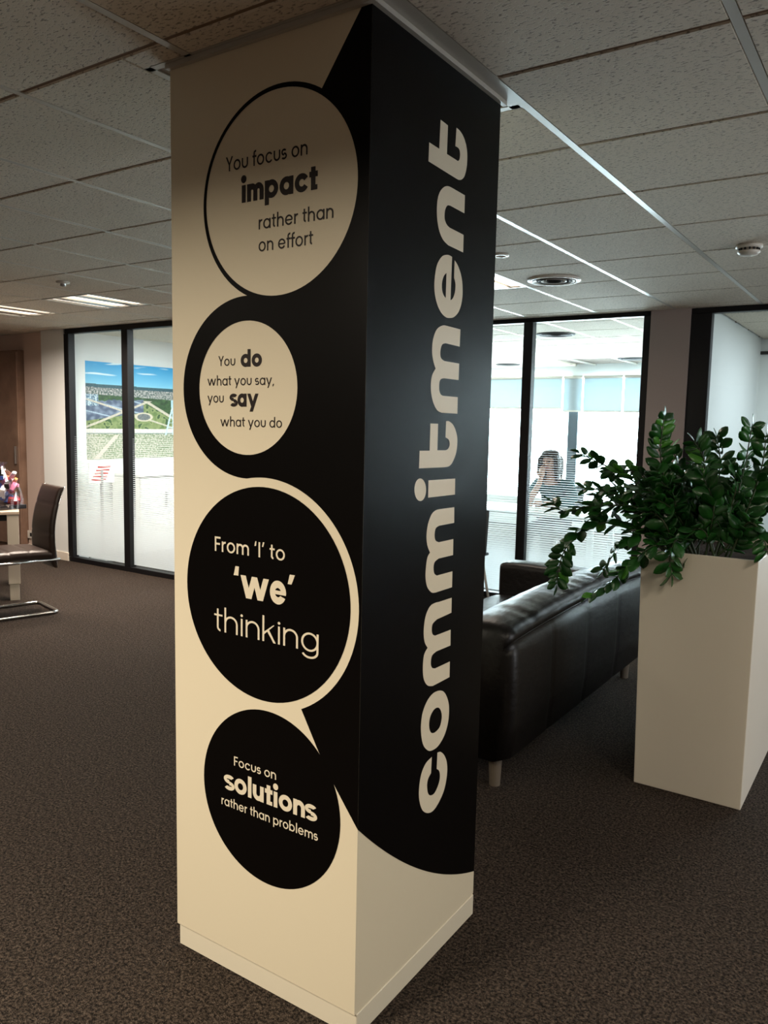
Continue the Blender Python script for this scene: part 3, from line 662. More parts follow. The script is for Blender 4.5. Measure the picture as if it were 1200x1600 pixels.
# ------------------------------------------------------------------ mural
def mural():
    ny, nz = 240, 230; y0, y1, z0, z1 = 3.95, 5.5, 1.08, 2.15
    vs, fs, cols = [], [], []
    def C(r, g, b_): return lin((r/255, g/255, b_/255))
    def mixc(a, b_, t): t = max(0, min(1, t)); return tuple(a[k]*(1-t)+b_[k]*t for k in range(3))
    for j in range(nz+1):
        for i in range(ny+1):
            s = i/ny*1.22; t = j/nz            # s: 1 = right end of what the photograph shows
            vs.append((-6.494, y0+(y1-y0)*i/ny, z0+(z1-z0)*t))
            n1 = noise.noise((s*5, t*6, 0)); n2 = noise.noise((s*70, t*60, 3)); n3 = noise.noise((s*22, t*26, 7)); n4 = noise.noise((s*150, t*90, 9))
            hor = .775-.01*s
            if t > hor:
                q = (t-hor)/(1-hor); c = mixc(C(135, 200, 222), C(45, 155, 210), q**.6)
                cl = noise.noise((s*4.5+2, t*28, 1))
                if cl > .33 and .35 < q: c = mixc(c, C(215, 235, 240), (cl-.33)*5)
            elif t > hor-.035: c = mixc(C(40, 75, 88), C(60, 95, 100), n2+.5)
            elif t > hor-.105-.02*s:
                c = mixc(C(60, 85, 80), C(190, 184, 180), n2*1.1+.42+n4*.6)
            else:
                c = mixc(C(28, 58, 32), C(66, 98, 56), n3*.9+.5+n2*.4)
                # exhibition roofs
                if s < .62 and .395+.16*s < t < .60+.05*s-.02*n3:
                    c = mixc(C(74, 88, 112), C(128, 142, 162), n3*1.3+.35)
                    if abs((t*9+s*2) % 1-.5) < .05: c = C(170, 190, 205)
                if s < .13 and .55 < t < .68: c = mixc(C(90, 125, 150), C(205, 222, 228), n2*2+.5) if (s*90) % 1 < .75 else C(70, 95, 120)
                if t < .40+.30*s and t < .60-.22*max(0, s-.6)*2 and not (s < .62 and t > .395+.16*s):
                    c = mixc(C(96, 120, 66), C(150, 160, 110), n3*1.1+.5+n2*.3)
                    if n3 > .28: c = C(50, 82, 44)
                # paths
                for a, b0, wd in ((.42, .33, .012), (-.55, .97, .016), (.1, .22, .010), (-.3, .62, .009)):
                    if abs(t-(a*s+b0)) < wd and t < .62 and not (a < -.5 and s < .5): c = mixc(C(212, 200, 180), C(180, 175, 160), n2+.5)
                e = ((s-.62)/.075)**2+((t-.445)/.035)**2
                if e < 1: c = mixc(C(92, 98, 100), C(120, 125, 124), n2+.5)
                elif e < 1.9: c = C(206, 196, 174)
                if t < .31: c = mixc(C(120, 138, 104), C(196, 192, 176), n2*1.5+.5+n1*.4)
                if .272 < t < .315: c = mixc(C(206, 202, 192), C(236, 228, 216), n2+.5)
                if .262 < t < .272: c = C(120, 140, 140)
                if t < .25 and abs(s-.32-(t-.25)*.9) < .025: c = C(208, 198, 186)
                # tall steel lattice mast at the right, standing on legs (generic)
                if .85 < s < 1.1 and .25 < t < .58:
                    f = (t-.25)/.33; d = abs(abs(s-.965)-(1-f)*.09)
                    if d < .010 or abs(s-.965) < .006: c = mixc(C(130, 175, 190), C(225, 240, 245), n4+.6)
                    if abs((f*6) % 1-.5) < .06 and abs(s-.965) < (1-f)*.09: c = C(190, 215, 225)
                if abs(s-.965) < .022 and .56 < t < .66: c = C(175, 210, 222)
            cols.append(tuple(c)+(1,))
    for j in range(nz):
        for i in range(ny):
            a = j*(ny+1)+i; fs.append((a, a+1, a+ny+2, a+ny+1))
    m = bpy.data.materials.new('mural_print'); m.use_nodes = True; nt = m.node_tree; bs = nt.nodes['Principled BSDF']
    at = nt.nodes.new('ShaderNodeVertexColor'); at.layer_name = 'print'; nt.links.new(at.outputs['Color'], bs.inputs['Base Color']); bs.inputs['Roughness'].default_value = .5
    o = mesh('mural', vs, fs, m)
    ca = o.data.color_attributes.new('print', 'FLOAT_COLOR', 'POINT'); flat = [x for c in cols for x in c]; ca.data.foreach_set('color', flat)
    tag(o, 'wide aerial photograph of a city park under blue sky on the left room wall', 'mural')
mural()

# ------------------------------------------------------------------ left room furniture seen through the film
sb = tag(empty('sideboard', (-6.22, 4.72, 0)), 'low white sideboard under the mural behind the left glazing', 'sideboard')
box('body', M_desk, -.26, .2, -.45, .8, .04, .90, sb, bevel=.003, seg=1)
box('worktop', M_desk, -.27, .23, -.47, .82, .90, .925, sb, bevel=.003, seg=1)
for k in range(3):
    d = box('door', M_desk, .2, .216, -.44+.41*k, -.44+.41*k+.40, .06, .885, sb, bevel=.002, seg=1)
    box('handle', M_steel, .216, .228, -.44+.41*k+.34, -.44+.41*k+.36, .55, .72, d)
M_paperR = mat('red_paper', rgb(190, 50, 45), .7); M_paper = mat('white_paper', rgb(240, 240, 236), .7)
pr = tag(empty('display_stand', (-6.2, 3.92, 0)), 'white stand with small red and white prints behind the left glass', 'stand')
box('post', M_steel, -.012, .012, -.012, .012, .02, .98, pr); box('foot', M_steel, -.14, .14, -.14, .14, 0, .02, pr, bevel=.004)
box('board', M_paper, -.005, .005, -.16, .16, .84, 1.06, pr, bevel=.002, seg=1)
b = MB()
for k in range(5): b.box(.0052, .007, -.13+.02*k, .05+.015*k, .87+.034*k, .885+.034*k)
b.build('print_bars', M_paperR, pr)

# ------------------------------------------------------------------ left side: wardrobe, socket, table, gift, chair
M_wood = mat('walnut_veneer', rgb(146, 118, 100), .5, bump=(14, .08, .002, (1, 1, .08)), var=(5, rgb(122, 96, 80), .35, .65))
wd_ = tag(empty('wardrobe', (-7.9, 3.7, 0)), 'tall brown wood cabinet at the left edge of the picture', 'cabinet')
box('body', M_wood, -.9, .56, -.0, .085, .0, 2.27, wd_)
for k in range(3):
    d = box('door', M_wood, -.89+.485*k, -.89+.485*k+.478, -.02, 0, .08, 2.25, wd_, bevel=.002, seg=1)
    box('handle', M_steel, -.89+.485*k+.43, -.89+.485*k+.445, -.045, -.02, 1.0, 1.2, d, bevel=.003)
so = tag(empty('wall_socket', (-7.24, 3.75, .2)), 'white wall socket low on the rose wall behind the leather chair', 'socket')
box('plate', M_plastic, -.07, .07, -.012, 0, -.045, .045, so, bevel=.004)
box('outlet', M_dark, -.02, .02, -.0135, -.012, -.02, .02, so)

ang = math.atan2(.86, .52)
tb = tag(empty('table', (-5.09, 2.28, 0), ang), 'pale grey topped table cut off by the left edge of the picture', 'table')
M_tabletop = mat('pale_laminate', rgb(198, 180, 160), .35); M_tleg = mat('table_leg_grey', rgb(190, 180, 164), .45)
box('tabletop', M_tabletop, -1.5, 0.0, 0, .8, .725, .75, tb, bevel=.003)
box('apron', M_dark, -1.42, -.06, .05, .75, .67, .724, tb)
for lx, ly in ((-.05, .05), (-.05, .74), (-1.44, .05), (-1.44, .74)):
    l = MB().box(lx-.045, lx+.045, ly-.045, ly+.045, .14, .724).box(lx-.037, lx+.037, ly-.037, ly+.037, 0, .14).build('leg', M_tleg, tb, bevel=.004)

gf = tag(empty('gift_basket', (-5.42, 2.33, .75)), 'colourful gift wrapped in clear cellophane on the table at the left edge', 'gift')
random.seed(5)
gm = [mat('wrap_%s' % n, c, .3, coat=.5) for n, c in (('red', rgb(200, 40, 50)), ('blue', rgb(60, 90, 170)), ('white', rgb(235, 235, 240)), ('black', rgb(25, 22, 28)), ('orange', rgb(235, 130, 70)), ('pink', rgb(225, 120, 160)))]
box('tray', gm[3], -.13, .13, -.10, .10, 0, .03, gf, bevel=.004)
for k in range(34):
    t = random.uniform(0, 2*pi); q = random.random(); z = .05+.2*random.random(); rr = (.10-.12*max(0, z-.12))*q
    m4 = Matrix.Translation((rr*cos(t), rr*sin(t), z)) @ Matrix.Rotation(random.uniform(0, 3), 4, Vector((random.random()-.5, random.random()-.5, random.random()-.5)).normalized())
    a, c = random.uniform(.012, .022), random.uniform(.025, .045)
    MB().box(-a, a, -a*.8, a*.8, -c, c, m4).build('sweet', gm[k % 6], gf, bevel=.004)
gf.scale = (1.25, 1.25, 1.2)
# crumpled cellophane cone
vs, fs = [], []; n = 36; pr_ = [(.135, 0), (.14, .06), (.128, .13), (.105, .19), (.07, .25), (.03, .285), (.022, .30), (.05, .33)]
for r_, z in pr_:
    for k in range(n):
        t = 2*pi*k/n; w_ = 1+.10*noise.noise((cos(t)*4, sin(t)*4, z*14))+.05*(k % 2)
        vs.append((r_*w_*cos(t), r_*w_*.85*sin(t), z))
for i in range(len(pr_)-1):
    for k in range(n): fs.append((i*n+k, i*n+(k+1) % n, (i+1)*n+(k+1) % n, (i+1)*n+k))
mesh('cellophane', vs, fs, M_cello, gf)

M_leath = mat('brown_leather', rgb(46, 33, 26), .38, spec=.5, bump=(45, .12, .003))
def cantilever_chair():
    # local axes: +x to the chair's left, +y towards its back
    r = tag(empty('cantilever_chair', (-4.67, 2.25, 0), -math.atan2(.38, .92)+radians(9)), 'dark brown leather cantilever chair with chrome sled base by the left table', 'chair')
    w = .215; fy = -.50; by = .0
    pts = []
    def fillet(P, rad=.05, n=5):
        out = []
        for i, p in enumerate(P):
            p = Vector(p)
            if i in (0, len(P)-1): out.append(p); continue
            a = (Vector(P[i-1])-p); c = (Vector(P[i+1])-p); q = min(rad, a.length*.45, c.length*.45); a = p+a.normalized()*q; c = p+c.normalized()*q
            for k in range(n+1):
                t = k/n; out.append(a*(1-t)**2+p*2*t*(1-t)+c*t*t)
        return out
    P = [(w, by+.02, .43), (w, fy, .43), (w, fy, .014), (w, by, .014), (-w, by, .014), (-w, fy, .014), (-w, fy, .43), (-w, by+.02, .43)]
    MB().tube(fillet(P), .0125, 10).build('chrome_frame', M_chrome, r, smooth=True)
    # upholstered seat with stitched channels
    def pad(name, f, nu, nv, th):
        vs, fs = [], []
        for s_ in (0, 1):
            for i in range(nu+1):
                for j in range(nv+1): vs.append(f(i/nu, j/nv, s_))
        o1 = (nu+1)*(nv+1)
        for i in range(nu):
            for j in range(nv):
                a = i*(nv+1)+j; fs.append((a, a+1, a+nv+2, a+nv+1)); fs.append((o1+a, o1+a+nv+1, o1+a+nv+2, o1+a+1))
        ed = [i*(nv+1) for i in range(nu+1)]+[nu*(nv+1)+j for j in range(1, nv+1)]+[i*(nv+1)+nv for i in range(nu-1, -1, -1)]+[j for j in range(nv-1, 0, -1)]
        for k in range(len(ed)):
            a, c = ed[k], ed[(k+1) % len(ed)]; fs.append((a, c, o1+c, o1+a))
        o = mesh(name, vs, fs, M_leath, r, smooth=True)
        bm = bmesh.new(); bm.from_mesh(o.data); bmesh.ops.recalc_face_normals(bm, faces=bm.faces); bm.to_mesh(o.data); bm.free()
        return o
    def groove(t, cuts, d=.006): return -sum(d*math.exp(-((t-c)/.018)**2) for c in cuts)
    def seat(u, v, s_):
        x = (u-.5)*.44; y = -.51+v*.47; e = min(u, 1-u, v, 1-v); rnd = .022*(1-min(1, e/.08))**2
        return (x, y, .505+.012*sin(pi*v)-rnd+groove(v, (.33, .66)) if s_ else .445)
    pad('seat', seat, 24, 40, .06)
    def back(u, v, s_):
        z = .365+v*.63; x = (u-.5)*(.44-.03*v); y = -.05+.02+.07*v*v-.03*sin(pi*v)+.0; e = min(u, 1-u, v, 1-v); rnd = .012*(1-min(1, e/.06))**2
        return (x, y+(.022-rnd+groove(v, (.42, .78), .004))*(-1 if s_ else 1)+.02, z)
    pad('backrest', back, 20, 50, .04)
    # chrome trim strip up the edge of the back
    for sx in (-1, 1):
        MB().tube([(sx*(.222-.015*v), -.01+.07*v*v-.03*sin(pi*v)+.012, .40+v*.595) for v in [k/14 for k in range(15)]], .003, 6).build('edge_trim', M_chrome, r, smooth=True)
cantilever_chair()

# ------------------------------------------------------------------ sofa
M_sofa = mat('black_leather', rgb(13, 10, 9), .40, spec=.36, bump=(26, .25, .012, (1, .35, 1)))
M_foot = mat('sofa_foot', rgb(112, 102, 90), .4)
def sofa():
    r = tag(empty('sofa', (0, 0, 0)), 'black leather sofa with its stitched back towards the plant', 'sofa')
    y0, y1 = 1.43, 3.42; xb, xf = -.25, -1.17
    # profile of the back in (x, z), swept along y with vertical seams
    prof = [(-.30, .13), (-.262, .15), (-.252, .30), (-.25, .45), (-.25, .60), (-.258, .64), (-.275, .66), (-.262, .672), (-.268, .70), (-.30, .722), (-.37, .738), (-.44, .735), (-.50, .715), (-.535, .67), (-.55, .60), (-.57, .42), (-.57, .13)]
    N = 90; vs, fs = [], []; seams = (1.87, 2.34, 2.83)
    for i in range(N+1):
        t = i/N; y = y0+.01+(y1-y0-.02)*t; arch_ = .035*sin(pi*min(1, max(0, t)))**.8-.02; g = sum(math.exp(-((y-s)/.010)**2) for s in seams); e = min(t, 1-t)*(y1-y0); ed = (1-min(1, e/.05))**2
        puff = abs(sin(pi*(y-1.40)/.48))**.5
        for k, (x, z) in enumerate(prof):
            a = (z-.13)/.6; xx = x-(.006*g-.010*puff*sin(pi*min(1, a*1.1)) if k < 7 else -.0)+ (-ed*.025 if k < 9 else ed*.015)
            wr = .004*noise.noise((y*16, x*5, z*5)) if k >= 7 else 0
            zz = z+(arch_*a)+wr-(ed*.03*a if k >= 5 else 0)
            vs.append((xx+wr, y, zz))
    n = len(prof)
    for i in range(N):
        for k in range(n-1): a = i*n+k; fs.append((a, a+1, a+n+1, a+n))
        fs.append((i*n+n-1, i*n, (i+1)*n, (i+1)*n+n-1))
    fs.append(tuple(range(n))[::-1]); fs.append(tuple(N*n+k for k in range(n)))
    o = mesh('back', vs, fs, M_sofa, r, smooth=True)
    bm = bmesh.new(); bm.from_mesh(o.data); bmesh.ops.recalc_face_normals(bm, faces=bm.faces); bm.to_mesh(o.data); bm.free()
    pp = []
    for i in range(0, N+1, 3): pp.append(Vector(vs[i*n+6]))
    MB().tube(pp, .0045, 6).build('piping', M_sofa, r, smooth=True)
    def soft(name, x0, x1, ya, yb, z0, z1, bev, puff=.0):
        nx, ny = 14, 14; v2, f2 = [], []
        m = MB().box(x0, x1, ya, yb, z0, z1); bm = bmesh.new()
        me = bpy.data.meshes.new('t'); me.from_pydata([tuple(p) for p in m.v], [], m.f); bm.from_mesh(me); bpy.data.meshes.remove(me)
        bmesh.ops.recalc_face_normals(bm, faces=bm.faces)
        bmesh.ops.bevel(bm, geom=bm.edges[:], offset=bev, segments=4, profile=.6, affect='EDGES')
        bmesh.ops.subdivide_edges(bm, edges=[e for e in bm.edges if e.calc_length() > .12], cuts=8, use_grid_fill=True)
        cx, cy = (x0+x1)/2, (ya+yb)/2
        for v in bm.verts:
            q = max(0, 1-abs((v.co.x-cx)/(x1-x0)*2)**3)*max(0, 1-abs((v.co.y-cy)/(yb-ya)*2)**3)
            if v.co.z > (z0+z1)/2: v.co.z += puff*q+.006*noise.noise(v.co*9)
        me = bpy.data.meshes.new(name); bm.to_mesh(me); bm.free(); me.materials.append(M_sofa)
        for p in me.polygons: p.use_smooth = True
        ob = bpy.data.objects.new(name, me); COL.objects.link(ob); ob.parent = r; return ob
    soft('armrest', xf, -.53, y0, y0+.2, .13, .645, .035, .012)
    soft('armrest', xf, -.53, y1-.2, y1, .13, .645, .035, .012)
    soft('base', xf+.01, -.475, y0+.2, y1-.2, .13, .30, .02)
    ym = (y0+y1)/2
    soft('seat_cushion', xf-.01, -.62, y0+.205, ym-.003, .30, .44, .04, .02)
    soft('seat_cushion', xf-.01, -.62, ym+.003, y1-.205, .30, .44, .04, .02)
    for fx, fy in ((-.345, 1.51), (-.345, 3.34), (-1.09, 1.51), (-1.09, 3.34)):
        MB().lathe([(.001, 0), (.024, 0), (.030, .135), (.001, .135)], (fx, fy, 0), 20).build('leg', M_foot, r, smooth=False)
sofa()

# chair mostly hidden behind the column
sc = tag(empty('side_chair', (-2.12, 4.38, 0)), 'dark shell chair with pale legs mostly hidden behind the column', 'chair')
M_shell = mat('dark_shell', rgb(28, 36, 42), .4); M_cleg = mat('pale_leg', rgb(190, 186, 178), .4)
b = MB()
vs, fs = [], []
for i in range(9):
    v = i/8
    for j in range(9):
        u = j/8-.5; vs.append((.22*2*u*(1-.15*v), .18+.10*v-.10*(1-4*u*u)*0+.06*(-4*u*u), .46+.36*v))
for i in range(8):
    for j in range(8): a = i*9+j; fs.append((a, a+1, a+10, a+9))
o = mesh('backrest', vs, fs, M_shell, sc, smooth=True); md = o.modifiers.new('s', 'SOLIDIFY'); md.thickness = .012
box('seat', M_shell, -.22, .22, -.22, .20, .44, .465, sc, bevel=.01)
for sx in (-1, 1):
    for sy in (-1, 1):
        MB().tube([(sx*.17, sy*.16, .44), (sx*.235, sy*.21, 0.0)], .011, 8).build('leg', M_cleg, sc, smooth=True)

# ------------------------------------------------------------------ planter and plant
M_planter = mat('planter_white', rgb(224, 215, 200), .4, spec=.4)
M_soil = mat('soil', rgb(48, 34, 26), .95, bump=(60, .8, .02))
pot = tag(empty('planter', (0, 0, 0)), 'tall white rectangular floor planter at the right', 'planter')
px0, px1, py0, py1, pz = .128, .574, 1.885, 2.78, 1.03
vs = [(px0+.012, py0+.008, 0), (px1, py0+.004, 0), (px1-.002, py1, 0), (px0+.012, py1, 0), (px0-.008, py0-.004, pz), (px1+.002, py0-.004, pz), (px1+.002, py1+.004, pz), (px0-.008, py1+.004, pz)]
t_ = .018
vs += [(px0-.008+t_, py0-.004+t_, pz), (px1+.002-t_, py0-.004+t_, pz), (px1+.002-t_, py1+.004-t_, pz), (px0-.008+t_, py1+.004-t_, pz),
       (px0+t_, py0+t_, pz-.25), (px1-t_, py0+t_, pz-.25), (px1-t_, py1-t_, pz-.25), (px0+t_, py1-t_, pz-.25)]
fs = [(3,2,1,0), (0,1,5,4), (1,2,6,5), (2,3,7,6), (3,0,4,7), (4,5,9,8), (5,6,10,9), (6,7,11,10), (7,4,8,11), (8,9,13,12), (9,10,14,13), (10,11,15,14), (11,8,12,15), (12,13,14,15)]
o = mesh('box_shell', vs, fs, M_planter, pot); md = o.modifiers.new('bevel', 'BEVEL'); md.width = .003; md.segments = 2
box('soil', M_soil, px0+t_, px1-t_, py0+t_, py1-t_, pz-.24, pz-.055, pot)

M_leaf = mat('leaf_green', rgb(34, 92, 30), .32, spec=.55, var=(9, rgb(26, 74, 28), .4, .6))
M_leaf2 = mat('leaf_light', rgb(76, 140, 48), .32, spec=.5)
M_stem = mat('plant_stem', rgb(50, 66, 36), .5)
def leaf_mesh(m):
    P = [(0, 0), (.10, .20), (.17, .45), (.155, .70), (.08, .90), (0, 1.0)]
    vs = []; L = 1.0
    for x, y in P: vs.append((-x*1.75, y, .10*x+.0-.10*y*y+.04))
    for x, y in P: vs.append((0, y, -.04-.10*y*y+.04))
    for x, y in P: vs.append((x*1.75, y, .10*x-.10*y*y+.04))
    fs = []
    for k in range(5): fs += [(k, k+6, k+7, k+1), (k+6, k+12, k+13, k+7)]
    me = bpy.data.meshes.new('leaf'); me.from_pydata(vs, [], fs); me.materials.append(m)
    bm = bmesh.new(); bm.from_mesh(me); bmesh.ops.remove_doubles(bm, verts=bm.verts, dist=1e-5); bmesh.ops.recalc_face_normals(bm, faces=bm.faces)
    bmesh.ops.solidify(bm, geom=bm.faces[:], thickness=.012); bm.to_mesh(me); bm.free()
    for p in me.polygons: p.use_smooth = True
    return me
LEAF = [leaf_mesh(M_leaf), leaf_mesh(M_leaf2)]
plant = tag(empty('potted_plant', (.33, 2.2, .975)), 'dark green leafy plant with arching stems spilling out of the white planter', 'plant')
PO = Vector((.33, 2.2, .975))
stems = [
[[0.245, 2.0, 0.996], [0.072, 2.0, 1.175], [-0.129, 2.0, 1.188], [-0.263, 2.0, 1.149], [-0.336, 2.0, 1.188]],
[[0.226, 1.97, 0.997], [0.084, 1.97, 1.108], [-0.129, 1.97, 1.104], [-0.252, 1.97, 0.974], [-0.284, 1.97, 0.806]],
[[0.226, 2.2, 0.982], [0.04, 2.2, 1.245], [-0.113, 2.2, 1.34], [-0.223, 2.2, 1.387], [-0.287, 2.2, 1.415]],
[[0.23, 2.3, 0.985], [0.041, 2.3, 1.269], [-0.068, 2.3, 1.339], [-0.175, 2.3, 1.312]],
[[0.285, 1.95, 1.0], [0.2, 1.84, 1.06], [0.093, 1.83, 0.97], [0.002, 1.83, 0.866], [-0.074, 1.83, 0.808]],
[[0.249, 2.1, 0.983], [0.166, 2.1, 1.231], [0.119, 2.1, 1.426], [0.126, 2.1, 1.589]],
[[0.23, 2.3, 0.985], [0.194, 2.3, 1.219], [0.157, 2.3, 1.365], [0.112, 2.3, 1.451]],
[[0.279, 2.2, 1.003], [0.292, 2.2, 1.233], [0.282, 2.2, 1.402], [0.236, 2.2, 1.485]],
[[0.294, 2.4, 0.98], [0.307, 2.4, 1.221], [0.31, 2.4, 1.398], [0.289, 2.4, 1.5]],
[[0.359, 2.2, 1.011], [0.423, 2.2, 1.242], [0.451, 2.2, 1.409], [0.466, 2.2, 1.56]],
[[0.404, 2.1, 1.028], [0.492, 2.1, 1.227], [0.53, 2.1, 1.389], [0.538, 2.1, 1.521]],
[[0.295, 1.95, 1.0], [0.274, 1.86, 1.09], [0.251, 1.83, 1.03], [0.261, 1.83, 0.944]],
[[0.321, 2.0, 1.031], [0.207, 2.0, 1.186], [0.094, 2.0, 1.275], [-0.002, 2.0, 1.26]],
[[0.257, 1.95, 0.998], [0.12, 1.93, 1.09], [0.025, 1.92, 1.034], [-0.054, 1.92, 0.911]],
[[0.358, 1.95, 1.015], [0.384, 1.95, 1.204], [0.367, 1.95, 1.281], [0.333, 1.95, 1.345]],
[[0.383, 1.95, 1.017], [0.445, 1.95, 1.208], [0.463, 1.95, 1.314], [0.446, 1.95, 1.377]],
[[0.442, 1.95, 1.0], [0.516, 1.9, 1.167], [0.576, 1.88, 1.147], [0.61, 1.86, 1.061]],
[[0.297, 2.0, 1.007], [0.236, 2.0, 1.147], [0.203, 2.0, 1.268], [0.124, 2.0, 1.332]],
[[0.223, 2.4, 0.972], [0.049, 2.4, 1.172], [-0.091, 2.4, 1.209], [-0.235, 2.4, 1.215]],
[[0.394, 2.3, 1.003], [0.51, 2.3, 1.241], [0.603, 2.3, 1.358], [0.674, 2.3, 1.389]],
[[0.36, 2.5, 0.975], [0.427, 2.5, 1.222], [0.534, 2.5, 1.434], [0.595, 2.5, 1.494]],
[[0.268, 1.95, 1.0], [0.209, 1.9, 1.14], [0.14, 1.9, 1.188], [0.075, 1.9, 1.156]],
[[0.412, 1.95, 1.0], [0.369, 1.92, 1.111], [0.33, 1.9, 1.134], [0.295, 1.9, 1.091]],
[[0.362, 1.95, 1.0], [0.457, 1.93, 1.081], [0.476, 1.92, 1.161], [0.498, 1.92, 1.188]],
[[0.24, 2.05, 0.97], [0.08, 2.05, 1.19], [-0.10, 2.05, 1.25], [-0.21, 2.05, 1.26]],
[[0.22, 2.1, 0.97], [0.06, 2.12, 1.22], [-0.08, 2.13, 1.27], [-0.16, 2.13, 1.22]],
[[0.25, 2.0, 0.97], [0.10, 1.98, 1.17], [-0.02, 1.97, 1.20], [-0.12, 1.96, 1.14]]]
random.seed(11)
for k in range(14):
    bx, by = random.uniform(.2, .5), random.uniform(2.0, 2.65); a = random.uniform(0, 2*pi); s_ = random.uniform(.08, .26); hh = random.uniform(.22, .42)
    stems.append([[bx, by, .97], [bx+cos(a)*s_*.3, by+sin(a)*s_*.3, .97+hh*.5], [bx+cos(a)*s_*.65, by+sin(a)*s_*.65, .97+hh*.85], [bx+cos(a)*s_, by+sin(a)*s_, .97+hh]])
def bez(P, n):
    P = [Vector(p) for p in P]; out = []; m = len(P)-1
    for i in range(n+1):
        t = i/n*m; k = min(int(t), m-1); f = t-k
        p0, p1, p2, p3 = P[max(k-1, 0)], P[k], P[k+1], P[min(k+2, m)]
        out.append(.5*((2*p1)+(-p0+p2)*f+(2*p0-5*p1+4*p2-p3)*f*f+(-p0+3*p1-3*p2+p3)*f**3))
    return out
nleaf = 0; extra_v, extra_f = [], []
SOILZ = pz-.056
for si, P in enumerate(stems):
    P = [list(p) for p in P]; P[0][2] = min(P[0][2], SOILZ)
    c = bez(P, 28); L = sum((c[i+1]-c[i]).length for i in range(28))
    st = MB().tube([p-PO for p in c], [.0055-.0035*i/28 for i in range(29)], 6).build('stem', M_stem, plant, smooth=True)
    step = .02; d = 0; side = 1; acc = 0; i = 0
    for i in range(28):
        seg = (c[i+1]-c[i]).length; acc += seg; d += seg
        if acc >= step and (d > .10 or si in (11,)):
            acc = 0; side = -side
            T_ = (c[i+1]-c[i]).normalized(); ref = Vector((0,0,1)) if abs(T_.z) < .8 else Vector((cos(si*1.7), sin(si*1.7), 0))
            sd_ = T_.cross(ref).normalized(); sd_ = (Matrix.Rotation(random.uniform(-.9, .9), 3, T_) @ sd_)*side
            for q in range(2 if d > L*.25 else 1):
                dr = (sd_*(1 if q == 0 else -1)*.9+T_*random.uniform(.35, .75)).normalized()
                nrm = (ref-dr*ref.dot(dr)).normalized(); nrm = Matrix.Rotation(random.uniform(-.7, .7), 3, dr) @ nrm; xx = dr.cross(nrm)
                s_ = random.uniform(.070, .102)*(1-.25*d/L)
                Mx = Matrix((xx, dr, nrm)).transposed().to_4x4(); Mx.translation = c[i+1]-PO; Mx = Mx @ Matrix.Scale(s_, 4)
                me = LEAF[1 if random.random() < .16 else 0]
                keep = si < 27
                if keep and nleaf < 298:
                    lo = bpy.data.objects.new('leaf', me); COL.objects.link(lo); lo.parent = st; lo.matrix_local = Mx; nleaf += 1
                else:
                    b0 = len(extra_v); extra_v += [Mx @ v.co for v in me.vertices]; extra_f += [tuple(b0+k for k in p.vertices) for p in me.polygons]
    # terminal leaf
    T_ = (c[-1]-c[-3]).normalized(); ref = Vector((0,0,1)) if abs(T_.z) < .8 else Vector((1, 0, 0)); xx = T_.cross(ref).normalized(); nn = xx.cross(T_)
    Mx = Matrix((xx, T_, nn)).transposed().to_4x4(); Mx.translation = c[-1]-PO; Mx = Mx @ Matrix.Scale(.05, 4)
    b0 = len(extra_v); extra_v += [Mx @ v.co for v in LEAF[0].vertices]; extra_f += [tuple(b0+k for k in p.vertices) for p in LEAF[0].polygons]
stuff(mesh('foliage', extra_v, extra_f, M_leaf, plant, smooth=True))

# ------------------------------------------------------------------ bright office: desk, chair, person
dk = tag(empty('office_desk', (-2.1, 5.85, 0)), 'white desk in front of the seated person behind the glass', 'desk')
box('desktop', M_desk, -.8, .8, -.35, .35, .70, .73, dk, bevel=.004)
for x in (-.74, .74):
    for y in (-.3, .3): box('leg', M_desk, x-.025, x+.025, y-.025, y+.025, 0, .70, dk)
oc = tag(empty('office_chair', (-2.07, 6.5, 0)), 'office chair the person behind the glass sits on', 'chair')
M_oc = mat('grey_fabric', rgb(150, 158, 165), .8)
box('seat', M_oc, -.23, .23, -.24, .22, .40, .46, oc, bevel=.02)
box('backrest', M_oc, -.21, .21, .22, .26, .52, .92, oc, bevel=.02)
box('back_support', M_steel, -.02, .02, .22, .25, .43, .60, oc)
MB().tube([(0,0,.05), (0,0,.41)], .025, 10).build('gas_column', M_steel, oc, smooth=True)
for k in range(5):
    t = 2*pi*k/5; MB().tube([(0,0,.07), (.27*cos(t), .27*sin(t), .04)], .015, 6).tube([(.27*cos(t)-.01, .27*sin(t), .028), (.27*cos(t)+.015, .27*sin(t), .028)], .028, 10).build('castor_arm', M_steel, oc)

M_skin = mat('skin', rgb(205, 160, 140), .5); M_hair = mat('dark_brown_hair', rgb(40, 24, 20), .5, bump=(80, .4, .004, (1, 1, .1)))
M_top = mat('dark_teal_top', rgb(38, 84, 92), .8); M_trou = mat('dark_trousers', rgb(30, 32, 40), .8)
def skin(name, verts, edges, radii, m, parent, sub=2, root=0):
    me = bpy.data.meshes.new(name); me.from_pydata(verts, edges, []); me.materials.append(m)
    o = bpy.data.objects.new(name, me); COL.objects.link(o); o.parent = parent
    md = o.modifiers.new('skin', 'SKIN'); md.use_smooth_shade = True
    for i, r in enumerate(radii):
        sv = me.skin_vertices[0].data[i]; sv.radius = r if isinstance(r, tuple) else (r, r); sv.use_root = (i == root)
    s2 = o.modifiers.new('sub', 'SUBSURF'); s2.levels = sub; s2.render_levels = sub
    return o
pe = tag(empty('person', (-2.07, 6.42, 0)), 'seated person with dark hair and teal top, one hand at the face', 'person')
